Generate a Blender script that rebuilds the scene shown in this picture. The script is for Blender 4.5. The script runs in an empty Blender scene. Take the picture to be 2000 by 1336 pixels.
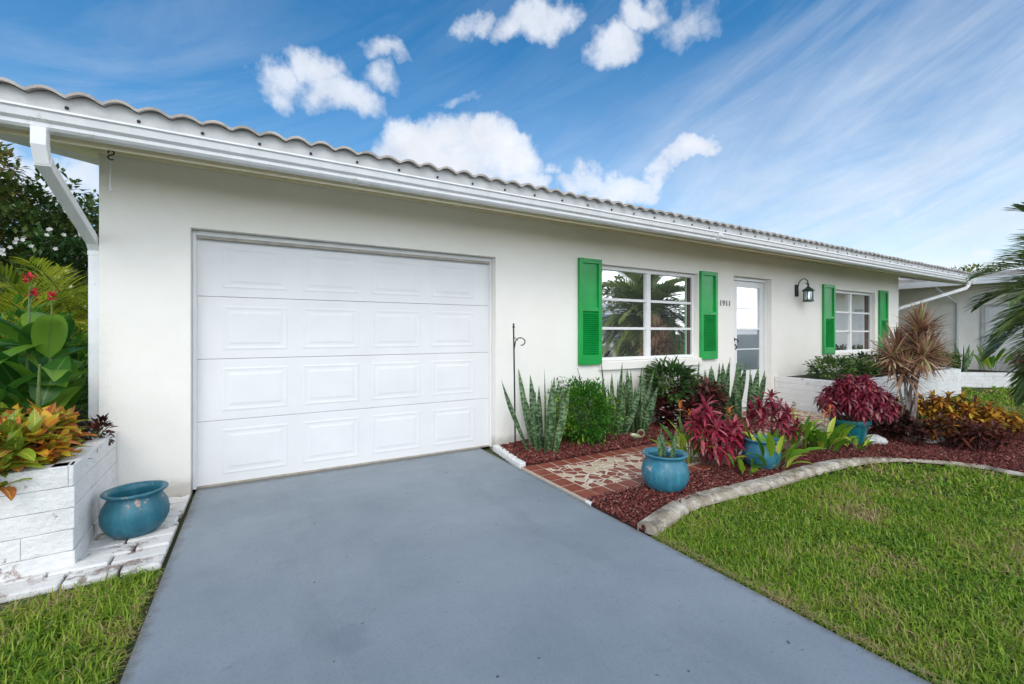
import bpy, math, random
import numpy as np
from mathutils import Vector, Matrix
from math import radians, sin, cos, tan, atan, atan2, pi, sqrt
random.seed(7)
rng = np.random.default_rng(11)
S = bpy.context.scene
COL = S.collection
R = random.random
def U(a, b): return a + (b - a) * random.random()

# ------------------------------------------------------------------ survey of the photograph
H = 1.31            # camera height
YAW = radians(30)
F = 856.0
def ray(px, py):
    u, v = px - 1000, 650 - py
    return (F * sin(YAW) + u * cos(YAW), F * cos(YAW) - u * sin(YAW), v)
def G(px, py, z=0.0):
    a = ray(px, py); t = (z - H) / a[2]
    return (a[0] * t, a[1] * t, z)

# ------------------------------------------------------------------ materials
def new_mat(name):
    m = bpy.data.materials.new(name); m.use_nodes = True
    nt = m.node_tree; b = nt.nodes['Principled BSDF']
    return m, nt, b
def N(nt, t, **kw):
    n = nt.nodes.new(t)
    for k, v in kw.items():
        if k in n.inputs.keys() if hasattr(n, 'inputs') else False: n.inputs[k].default_value = v
        else: setattr(n, k, v)
    return n
def L(nt, a, b): nt.links.new(a, b)
def c4(c): return (c[0], c[1], c[2], 1)
def math_n(nt, op, a, b=None, clamp=False):
    n = nt.nodes.new('ShaderNodeMath'); n.operation = op; n.use_clamp = clamp
    for i, x in enumerate((a, b)):
        if x is None: continue
        if isinstance(x, (int, float)): n.inputs[i].default_value = x
        else: nt.links.new(x, n.inputs[i])
    return n.outputs[0]
def mix_c(nt, f, a, b, mode='MIX'):
    n = nt.nodes.new('ShaderNodeMix'); n.data_type = 'RGBA'; n.blend_type = mode
    for s, x in ((n.inputs[0], f), (n.inputs[6], a), (n.inputs[7], b)):
        if isinstance(x, (int, float)): s.default_value = x
        elif isinstance(x, tuple): s.default_value = c4(x)
        else: nt.links.new(x, s)
    return n.outputs[2]
def ramp(nt, fac, stops, interp='LINEAR'):
    n = nt.nodes.new('ShaderNodeValToRGB'); r = n.color_ramp; r.interpolation = interp
    while len(r.elements) < len(stops): r.elements.new(0.5)
    for e, (p, c) in zip(r.elements, stops):
        e.position = p; e.color = c4(c) if isinstance(c, tuple) else (c, c, c, 1)
    nt.links.new(fac, n.inputs[0]); return n.outputs[0]
def noise(nt, scale, detail=4, rough=0.55, vec=None, stretch=None, out=0, dist=0):
    if vec is None: vec = coord(nt)
    if stretch:
        mp = nt.nodes.new('ShaderNodeMapping'); mp.inputs['Scale'].default_value = stretch
        nt.links.new(vec, mp.inputs[0]); vec = mp.outputs[0]
    n = nt.nodes.new('ShaderNodeTexNoise'); n.inputs['Scale'].default_value = scale
    n.inputs['Detail'].default_value = detail; n.inputs['Roughness'].default_value = rough
    n.inputs['Distortion'].default_value = dist
    nt.links.new(vec, n.inputs[0]); return n.outputs[out]
def coord(nt):
    for n in nt.nodes:
        if n.type == 'NEW_GEOMETRY': return n.outputs['Position']
    return nt.nodes.new('ShaderNodeNewGeometry').outputs['Position']
def bump(nt, b, h, strength=0.3, dist=0.01):
    n = nt.nodes.new('ShaderNodeBump'); n.inputs['Strength'].default_value = strength
    n.inputs['Distance'].default_value = dist
    nt.links.new(h, n.inputs['Height']); nt.links.new(n.outputs[0], b.inputs['Normal'])

def surf(name, ca, cb, scale=6, rough=0.6, bs=60, bstr=0.2, bd=0.004, lo=.35, hi=.65, metal=0, spec=.5,
         dirt=None, dirt_at=(.62, .7), dscale=5, stretch=None):
    m, nt, b = new_mat(name)
    f = noise(nt, scale, 5, .6, stretch=stretch)
    c = ramp(nt, f, [(lo, ca), (hi, cb)])
    if dirt:
        d = noise(nt, dscale, 8, .7)
        k = ramp(nt, d, [(dirt_at[0], 0.0), (dirt_at[1], 1.0)])
        c = mix_c(nt, k, c, dirt)
    L(nt, c, b.inputs['Base Color'])
    b.inputs['Roughness'].default_value = rough; b.inputs['Metallic'].default_value = metal
    b.inputs['Specular IOR Level'].default_value = spec
    if bstr: bump(nt, b, noise(nt, bs, 6, .6), bstr, bd)
    return m

def leafmat(name, stops, rough=.45, trans=.3, rib=None, ribw=.06, vein=None, bands=None, spots=.25, spec=.4):
    m, nt, b = new_mat(name)
    at = nt.nodes.new('ShaderNodeAttribute'); at.attribute_name = 'tint'
    tn = at.outputs['Fac']
    nz = noise(nt, 35, 3, .6)
    t2 = math_n(nt, 'ADD', tn, math_n(nt, 'MULTIPLY', math_n(nt, 'SUBTRACT', nz, .5), spots))
    c = ramp(nt, t2, stops)
    uv = nt.nodes.new('ShaderNodeUVMap'); uv.uv_map = 'UVMap'
    sp = nt.nodes.new('ShaderNodeSeparateXYZ'); L(nt, uv.outputs[0], sp.inputs[0])
    au = math_n(nt, 'ABSOLUTE', math_n(nt, 'SUBTRACT', sp.outputs[0], .5))
    if bands:
        w = noise(nt, 1, 3, .6, vec=uv.outputs[0], stretch=(.9, 24, 1))
        k = ramp(nt, w, [(.50, 0.0), (.56, 1.0)])
        c = mix_c(nt, math_n(nt, 'MULTIPLY', k, .8), c, bands)
        e = ramp(nt, au, [(.40, 0.0), (.46, 1.0)])
        c = mix_c(nt, math_n(nt, 'MULTIPLY', e, .35), c, (.30, .36, .14))
    if vein:
        s = math_n(nt, 'SINE', math_n(nt, 'SUBTRACT', math_n(nt, 'MULTIPLY', sp.outputs[1], 55), math_n(nt, 'MULTIPLY', au, 38)))
        k = ramp(nt, s, [(.70, 0.0), (.95, 1.0)])
        c = mix_c(nt, math_n(nt, 'MULTIPLY', k, .8), c, vein)
    if rib:
        k = ramp(nt, au, [(ribw * .5, 1.0), (ribw, 0.0)])
        c = mix_c(nt, math_n(nt, 'MULTIPLY', k, .75), c, rib)
    L(nt, c, b.inputs['Base Color'])
    b.inputs['Roughness'].default_value = rough
    b.inputs['Specular IOR Level'].default_value = spec
    if trans:
        tr = nt.nodes.new('ShaderNodeBsdfTranslucent'); L(nt, c, tr.inputs[0])
        mx = nt.nodes.new('ShaderNodeMixShader'); mx.inputs[0].default_value = trans
        L(nt, b.outputs[0], mx.inputs[1]); L(nt, tr.outputs[0], mx.inputs[2])
        L(nt, mx.outputs[0], nt.nodes['Material Output'].inputs[0])
    return m

M = {}
# stucco wall
def stucco():
    m, nt, b = new_mat('white_stucco')
    f = noise(nt, 1.3, 6, .6)
    c = ramp(nt, f, [(.35, (.815, .785, .715)), (.65, (.85, .825, .765))])
    vs_ = noise(nt, 1, 6, .7, stretch=(9, 9, .7))
    c = mix_c(nt, math_n(nt, 'MULTIPLY', ramp(nt, vs_, [(.56, 0.0), (.80, 1.0)]), .06), c, (.56, .53, .47))
    d = noise(nt, 9, 8, .75)
    k = math_n(nt, 'MULTIPLY', ramp(nt, d, [(.68, 0.0), (.76, 1.0)]), .12)
    c = mix_c(nt, k, c, (.60, .56, .50))
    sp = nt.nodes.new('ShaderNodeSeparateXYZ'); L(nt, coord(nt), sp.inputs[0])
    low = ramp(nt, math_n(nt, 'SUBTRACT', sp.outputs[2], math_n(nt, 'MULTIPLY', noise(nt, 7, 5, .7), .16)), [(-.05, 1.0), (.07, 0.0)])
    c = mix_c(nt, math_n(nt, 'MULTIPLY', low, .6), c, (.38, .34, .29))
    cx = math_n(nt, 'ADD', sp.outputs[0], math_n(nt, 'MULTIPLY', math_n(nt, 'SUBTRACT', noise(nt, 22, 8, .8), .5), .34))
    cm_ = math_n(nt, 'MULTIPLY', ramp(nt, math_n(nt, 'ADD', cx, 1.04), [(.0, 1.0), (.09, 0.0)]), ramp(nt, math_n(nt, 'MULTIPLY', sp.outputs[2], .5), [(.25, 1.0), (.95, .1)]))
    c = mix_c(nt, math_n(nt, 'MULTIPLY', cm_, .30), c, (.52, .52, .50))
    L(nt, c, b.inputs['Base Color']); b.inputs['Roughness'].default_value = .85
    h = math_n(nt, 'ADD', noise(nt, 90, 4, .6), math_n(nt, 'MULTIPLY', noise(nt, 9, 3, .5), 1.6))
    bump(nt, b, h, .42, .007)
    return m
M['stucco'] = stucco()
M['eave'] = surf('eave_paint', (.86, .77, .54), (.90, .82, .61), 5, .7, 40, .1)
M['white'] = surf('white_gloss_paint', (.73, .73, .72), (.78, .78, .77), 4, .4, 40, .06, .003)
M['door'] = surf('garage_door_enamel', (.72, .72, .715), (.76, .76, .755), 2.5, .45, 140, .12, .002)
M['gutter'] = surf('gutter_enamel', (.72, .73, .73), (.80, .80, .80), 3, .35, 20, .08, .004, dirt=(.42, .40, .35), dirt_at=(.60, .74), dscale=5, stretch=(3, 1, 1))
M['flash'] = surf('drip_flashing', (.42, .42, .41), (.54, .54, .52), 5, .55, 25, .15, .004, dirt=(.36, .34, .31), dirt_at=(.6, .75), dscale=9)
M['tile'] = surf('roof_tile_concrete', (.30, .27, .24), (.50, .46, .41), 7, .85, 50, .5, .01, dirt=(.20, .18, .15), dirt_at=(.56, .70), dscale=14)
M['pipe'] = surf('downspout_paint', (.70, .72, .73), (.80, .80, .79), 5, .45, 30, .15, .004, dirt=(.42, .40, .36), dirt_at=(.63, .75), dscale=12)
M['darkhole'] = surf('hole_black', (.02, .02, .02), (.03, .03, .03), 5, .8, bstr=0)  # black standing in for the shade inside the weep holes
M['strip'] = surf('weather_strip', (.30, .27, .22), (.42, .38, .31), 8, .7, 30, .1)
M['green'] = surf('green_shutter_paint', (.003, .27, .045), (.007, .35, .065), 3, .38, 40, .08, .003)
M['black'] = surf('black_iron', (.012, .012, .013), (.03, .028, .026), 20, .45, 60, .2, .002, metal=.3)
M['verdigris'] = surf('dark_green_metal', (.02, .05, .045), (.06, .11, .095), 20, .4, 60, .2, .002, metal=.4)
M['number'] = surf('grey_number_metal', (.16, .17, .17), (.24, .25, .25), 20, .4, bstr=0, metal=.3)
M['wbrick'] = surf('white_painted_block', (.70, .70, .69), (.80, .80, .79), 3, .75, 22, .8, .02, dirt=(.33, .25, .21), dirt_at=(.60, .66), dscale=7, stretch=(1, 1, 1.5))
M['wpaver'] = surf('worn_white_paver', (.62, .60, .57), (.78, .77, .75), 4, .8, 25, .8, .015, dirt=(.28, .22, .19), dirt_at=(.53, .60), dscale=7)
M['mortar'] = surf('mortar_joint', (.42, .41, .39), (.54, .53, .50), 10, .9, 30, .5)
M['soil'] = surf('dark_soil', (.03, .02, .015), (.07, .05, .035), 30, .95, 50, 1, .02)
M['rock'] = surf('pale_rock', (.42, .42, .41), (.66, .66, .64), 9, .8, 20, .8, .02, dirt=(.12, .11, .10), dirt_at=(.56, .62), dscale=10)
M['bark'] = surf('grey_bark', (.16, .13, .11), (.30, .26, .23), 25, .9, 40, .8, .01)
M['stemg'] = surf('green_stem', (.07, .12, .03), (.14, .20, .06), 20, .6, 40, .2)
M['stemr'] = surf('red_brown_stem', (.12, .05, .04), (.2, .09, .07), 20, .7, 40, .2)
M['asphalt'] = surf('asphalt', (.045, .045, .045), (.07, .07, .07), 20, .9, 80, .4)
M['cream'] = surf('cream_stucco', (.80, .78, .72), (.86, .84, .79), 3, .8, 60, .2)
M['carpaint'] = surf('silver_car_paint', (.55, .55, .53), (.60, .60, .58), 3, .25, bstr=0, metal=.3)
M['tyre'] = surf('tyre_rubber', (.015, .015, .015), (.03, .03, .03), 20, .8, bstr=0)
M['brass'] = surf('aged_brass', (.34, .38, .22), (.46, .48, .30), 30, .45, 60, .2, metal=.5)
M['sandc'] = surf('pale_concrete', (.40, .39, .37), (.50, .49, .46), 6, .85, 50, .3)

def driveway_mat():
    m, nt, b = new_mat('grey_blue_driveway_paint')
    f = noise(nt, 1.1, 6, .62)
    c = ramp(nt, f, [(.3, (.205, .243, .276)), (.7, (.285, .322, .355))])
    g = noise(nt, 70, 3, .6)
    c = mix_c(nt, math_n(nt, 'MULTIPLY', ramp(nt, g, [(.35, 1.0), (.48, 0.0)]), .18), c, (.10, .12, .14))
    sc = noise(nt, 7, 8, .75, stretch=(1, 2.2, 1))
    c = mix_c(nt, math_n(nt, 'MULTIPLY', ramp(nt, sc, [(.60, 0.0), (.70, 1.0)]), .5), c, (.11, .13, .16))
    st = noise(nt, 26, 2, .5)
    c = mix_c(nt, math_n(nt, 'MULTIPLY', ramp(nt, st, [(.735, 0.0), (.76, 1.0)]), .8), c, (.04, .045, .05))
    lt = noise(nt, 3.3, 9, .7)
    c = mix_c(nt, math_n(nt, 'MULTIPLY', ramp(nt, lt, [(.62, 0.0), (.70, 1.0)]), .25), c, (.30, .33, .36))
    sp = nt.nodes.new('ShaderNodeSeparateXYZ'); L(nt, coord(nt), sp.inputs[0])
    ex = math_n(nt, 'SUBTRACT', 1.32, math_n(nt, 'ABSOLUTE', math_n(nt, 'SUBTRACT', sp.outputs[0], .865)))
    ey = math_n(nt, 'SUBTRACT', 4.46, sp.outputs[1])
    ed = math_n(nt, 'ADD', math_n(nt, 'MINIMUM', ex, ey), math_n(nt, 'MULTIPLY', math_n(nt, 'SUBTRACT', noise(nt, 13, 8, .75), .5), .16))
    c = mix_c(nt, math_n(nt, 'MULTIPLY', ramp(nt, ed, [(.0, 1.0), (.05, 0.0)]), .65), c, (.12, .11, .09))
    for tx in (.22, 1.62):
        tb = math_n(nt, 'ABSOLUTE', math_n(nt, 'SUBTRACT', sp.outputs[0], tx))
        tk = math_n(nt, 'MULTIPLY', ramp(nt, tb, [(.05, 1.0), (.26, 0.0)]), ramp(nt, noise(nt, 3, 7, .7, stretch=(2, .5, 1)), [(.42, 0.0), (.66, 1.0)]))
        c = mix_c(nt, math_n(nt, 'MULTIPLY', tk, .22), c, (.10, .12, .14))
    # old patch near the middle and a faint worn track
    px_ = math_n(nt, 'SUBTRACT', sp.outputs[0], .33); py_ = math_n(nt, 'SUBTRACT', sp.outputs[1], 1.98)
    rr = math_n(nt, 'SQRT', math_n(nt, 'ADD', math_n(nt, 'MULTIPLY', px_, px_), math_n(nt, 'MULTIPLY', py_, py_)))
    rr = math_n(nt, 'ADD', rr, math_n(nt, 'MULTIPLY', math_n(nt, 'SUBTRACT', noise(nt, 16, 7, .7), .5), .16))
    c = mix_c(nt, math_n(nt, 'MULTIPLY', ramp(nt, rr, [(.05, 1.0), (.12, 0.0)]), .28), c, (.10, .13, .17))
    L(nt, c, b.inputs['Base Color']); b.inputs['Specular IOR Level'].default_value = .35
    L(nt, ramp(nt, noise(nt, 5, 6, .6), [(.3, .55), (.7, .75)]), b.inputs['Roughness'])
    bump(nt, b, math_n(nt, 'ADD', noise(nt, 120, 4, .7), math_n(nt, 'MULTIPLY', noise(nt, 4, 3, .5), 2.0)), .25, .006)
    return m
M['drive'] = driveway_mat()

def mosaic_mat():
    m, nt, b = new_mat('flagstone_mosaic')
    def vor(feature):
        v = nt.nodes.new('ShaderNodeTexVoronoi'); v.feature = feature
        mp = nt.nodes.new('ShaderNodeMapping'); mp.inputs['Scale'].default_value = (1, 1, 0)
        L(nt, coord(nt), mp.inputs[0]); L(nt, mp.outputs[0], v.inputs['Vector'])
        v.inputs['Scale'].default_value = 10.5; v.inputs['Randomness'].default_value = 1
        return v
    e = vor('DISTANCE_TO_EDGE').outputs['Distance']; cc = vor('F1').outputs['Color']
    sp = nt.nodes.new('ShaderNodeSeparateColor'); L(nt, cc, sp.inputs[0])
    red = ramp(nt, noise(nt, 9, 4, .6), [(.3, (.22, .055, .035)), (.7, (.30, .085, .055))])
    tan_ = ramp(nt, noise(nt, 11, 5, .6), [(.3, (.50, .37, .24)), (.7, (.64, .50, .35))])
    c = mix_c(nt, ramp(nt, sp.outputs[0], [(.53, 0.0), (.54, 1.0)]), red, tan_)
    c = mix_c(nt, ramp(nt, e, [(.035, 1.0), (.06, 0.0)]), c, (.66, .58, .46))
    L(nt, c, b.inputs['Base Color'])
    L(nt, ramp(nt, e, [(.04, .9), (.08, .5)]), b.inputs['Roughness'])
    bump(nt, b, ramp(nt, e, [(.02, 0.0), (.10, 1.0)]), .6, .006)
    return m
M['mosaic'] = mosaic_mat()
M['redtile'] = surf('terracotta_tile', (.20, .045, .028), (.30, .075, .045), 8, .5, 40, .3, .004)
M['grout'] = surf('cream_grout', (.56, .48, .38), (.66, .58, .47), 15, .9, 60, .3)

def pot_mat(name, a, bb, wear, at=(.66, .70)):
    m, nt, b = new_mat(name)
    c = ramp(nt, noise(nt, 9, 7, .75, stretch=(1, 1, .35)), [(.3, a), (.7, bb)])
    c = mix_c(nt, math_n(nt, 'MULTIPLY', ramp(nt, noise(nt, 18, 6, .7, stretch=(1, 1, .2)), [(.5, 0.0), (.75, 1.0)]), .5), c, tuple(x * 1.8 + .02 for x in bb))
    s = noise(nt, 30, 5, .7)
    c = mix_c(nt, math_n(nt, 'MULTIPLY', ramp(nt, s, [(.6, 0.0), (.7, 1.0)]), .35), c, (.10, .22, .26))
    c = mix_c(nt, ramp(nt, noise(nt, 10, 7, .75), [(at[0], 0.0), (at[1], 1.0)]), c, wear)
    L(nt, c, b.inputs['Base Color'])
    L(nt, ramp(nt, noise(nt, 12, 5, .6), [(.3, .24), (.7, .55)]), b.inputs['Roughness'])
    bump(nt, b, noise(nt, 22, 5, .6), .3, .008)
    return m
M['pot'] = pot_mat('teal_glaze', (.010, .095, .14), (.022, .14, .185), (.40, .27, .20), (.60, .64))
M['pot2'] = pot_mat('faded_blue_glaze', (.018, .135, .20), (.04, .19, .255), (.50, .42, .36), (.59, .63))
M['pot3'] = pot_mat('teal_plastic', (.004, .15, .17), (.01, .19, .21), (.05, .2, .2), (.8, .9))

def ground_mat(name, stops, sc=9, bstr=.8):
    m, nt, b = new_mat(name)
    c = ramp(nt, noise(nt, sc, 8, .7), stops)
    L(nt, c, b.inputs['Base Color']); b.inputs['Roughness'].default_value = .95
    bump(nt, b, noise(nt, 40, 6, .7), bstr, .02)
    return m
M['ground'] = ground_mat('lawn_soil', [(.3, (.035, .05, .014)), (.5, (.06, .075, .02)), (.7, (.11, .095, .045))], 7)
M['mulch'] = ground_mat('mulch_base', [(.3, (.03, .010, .008)), (.6, (.09, .025, .018)), (.8, (.15, .05, .035))], 60)
def tintmat(name, stops, rough=.8, trans=0, patch=None):
    m, nt, b = new_mat(name)
    at = nt.nodes.new('ShaderNodeAttribute'); at.attribute_name = 'tint'
    f = at.outputs['Fac']
    if patch:
        p = ramp(nt, noise(nt, 2.2, 5, .6), [(.48, 0.0), (.70, .62)])
        f = math_n(nt, 'ADD', f, p)
    c = ramp(nt, f, stops)
    L(nt, c, b.inputs['Base Color']); b.inputs['Roughness'].default_value = rough
    b.inputs['Specular IOR Level'].default_value = .3
    if trans:
        tr = nt.nodes.new('ShaderNodeBsdfTranslucent'); L(nt, c, tr.inputs[0])
        mx = nt.nodes.new('ShaderNodeMixShader'); mx.inputs[0].default_value = trans
        L(nt, b.outputs[0], mx.inputs[1]); L(nt, tr.outputs[0], mx.inputs[2])
        L(nt, mx.outputs[0], nt.nodes['Material Output'].inputs[0])
    return m
M['grass'] = tintmat('grass_blades', [(0, (.06, .17, .012)), (.3, (.17, .32, .02)), (.6, (.34, .46, .04)), (.85, (.36, .34, .09)), (1, (.48, .36, .18))], .45, .35, True)
M['chips'] = tintmat('red_mulch_chips', [(0, (.05, .012, .010)), (.5, (.15, .034, .026)), (.85, (.24, .065, .05)), (1, (.36, .18, .14))], .8)

def curb_mat():
    m, nt, b = new_mat('weathered_concrete')
    c = ramp(nt, noise(nt, 8, 7, .7), [(.36, (.24, .19, .13)), (.5, (.40, .34, .26)), (.64, (.62, .57, .49))])
    k = ramp(nt, noise(nt, 14, 8, .75), [(.50, 0.0), (.62, 1.0)])
    c = mix_c(nt, math_n(nt, 'MULTIPLY', k, .7), c, (.10, .085, .07))
    L(nt, c, b.inputs['Base Color']); b.inputs['Roughness'].default_value = .9
    bump(nt, b, noise(nt, 30, 8, .75), .8, .012)
    return m
M['curb'] = curb_mat()

def glassy(name, refl, tint, dark):
    m, nt, b = new_mat(name)
    g = nt.nodes.new('ShaderNodeBsdfGlossy'); g.inputs['Roughness'].default_value = 0.0
    g.inputs['Color'].default_value = c4(tint)
    bump_n = nt.nodes.new('ShaderNodeBump'); bump_n.inputs['Strength'].default_value = .03; bump_n.inputs['Distance'].default_value = .02
    L(nt, noise(nt, 2.5, 1, .5), bump_n.inputs['Height']); L(nt, bump_n.outputs[0], g.inputs['Normal'])
    b.inputs['Base Color'].default_value = c4(dark); b.inputs['Roughness'].default_value = .3
    mx = nt.nodes.new('ShaderNodeMixShader'); mx.inputs[0].default_value = refl
    L(nt, b.outputs[0], mx.inputs[1]); L(nt, g.outputs[0], mx.inputs[2])
    L(nt, mx.outputs[0], nt.nodes['Material Output'].inputs[0])
    return m
M['glass'] = glassy('window_glass', .80, (.97, .97, .97), (.11, .11, .105))
M['glassd'] = glassy('storm_door_glass', .42, (.95, .98, 1), (.42, .45, .47))
M['screen'] = glassy('storm_door_screen', .12, (.9, .95, 1), (.13, .17, .19))
M['lampglass'] = glassy('lamp_glass', .35, (.9, 1, 1), (.55, .62, .62))
M['pane_brown'] = surf('brown_strip', (.05, .035, .03), (.08, .055, .05), 30, .8, bstr=0)

# leaves
M['l_snake'] = leafmat('snake_plant_leaf', [(0, (.012, .05, .016)), (1, (.045, .10, .03))], .4, .05, bands=(.22, .33, .17))
M['l_bush'] = leafmat('bright_bush_leaf', [(0, (.022, .11, .012)), (.5, (.07, .24, .018)), (.85, (.26, .44, .03)), (1, (.42, .56, .05))], .4, .3)
M['l_dark'] = leafmat('dark_shrub_leaf', [(0, (.018, .05, .014)), (.6, (.05, .115, .028)), (1, (.16, .25, .06))], .35, .2)
M['l_planter'] = leafmat('planter_shrub_leaf', [(0, (.03, .085, .022)), (.6, (.10, .18, .045)), (1, (.26, .34, .09))], .4, .2)
M['l_red'] = leafmat('magenta_cordyline_leaf', [(0, (.12, .008, .02)), (.45, (.34, .02, .055)), (.8, (.52, .06, .10)), (1, (.62, .26, .24))], .38, .3)
M['l_red2'] = leafmat('maroon_cordyline_leaf', [(0, (.11, .010, .022)), (.5, (.27, .022, .05)), (.85, (.42, .07, .09)), (1, (.56, .30, .28))], .4, .3)
M['l_rcroton'] = leafmat('dark_red_foliage', [(0, (.020, .015, .010)), (.45, (.055, .018, .014)), (.8, (.12, .03, .022)), (1, (.24, .07, .04))], .35, .15, spots=.5)
M['l_croton'] = leafmat('croton_leaf', [(0, (.06, .17, .02)), (.36, (.24, .38, .03)), (.50, (.30, .04, .03)), (.64, (.72, .12, .06)), (.76, (.86, .46, .03)), (1, (.86, .68, .08))], .35, .35, rib=(.75, .62, .08), vein=(.70, .66, .08), spots=.35)
M['l_crotonr'] = leafmat('mixed_croton_leaf', [(0, (.018, .028, .010)), (.3, (.09, .03, .018)), (.45, (.24, .06, .02)), (.62, (.62, .26, .03)), (1, (.80, .56, .07))], .35, .3, rib=(.5, .25, .05), spots=.5)
M['l_canna'] = leafmat('canna_leaf', [(0, (.03, .12, .02)), (.5, (.09, .25, .025)), (1, (.26, .46, .05))], .35, .45, rib=(.16, .30, .08), ribw=.05, spots=.15)
M['l_ginger'] = leafmat('lime_leaf', [(0, (.04, .14, .012)), (.5, (.14, .33, .02)), (.8, (.36, .52, .03)), (1, (.62, .64, .08))], .35, .35, rib=(.3, .4, .08), ribw=.05, spots=.15)
M['l_marg'] = leafmat('bronze_spike_leaf', [(0, (.22, .10, .06)), (.5, (.50, .29, .18)), (.85, (.70, .50, .34)), (1, (.46, .44, .18))], .45, .25)
M['l_palm'] = leafmat('palm_leaflet', [(0, (.07, .14, .035)), (.5, (.24, .35, .085)), (1, (.54, .62, .2))], .3, .2, spec=.6)
M['l_areca'] = leafmat('areca_leaflet', [(0, (.09, .15, .015)), (.5, (.36, .44, .03)), (1, (.72, .68, .08))], .4, .5)  # brightened so the leaf colour itself carries a sunlit look
M['l_tree'] = leafmat('broad_tree_leaf', [(0, (.03, .07, .018)), (.5, (.10, .15, .03)), (.8, (.28, .25, .06)), (1, (.40, .19, .07))], .4, .25)
M['l_tree2'] = leafmat('olive_tree_leaf', [(0, (.04, .07, .02)), (.5, (.14, .17, .04)), (1, (.34, .32, .08))], .4, .3)
M['p_white'] = leafmat('white_petal', [(0, (.75, .74, .70)), (1, (.82, .81, .79))], .6, .3)
M['p_red'] = leafmat('red_petal', [(0, (.55, .02, .03)), (1, (.75, .05, .09))], .5, .3)
M['p_orange'] = leafmat('orange_bract', [(0, (.72, .16, .03)), (1, (.80, .30, .08))], .5, .3)

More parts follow.
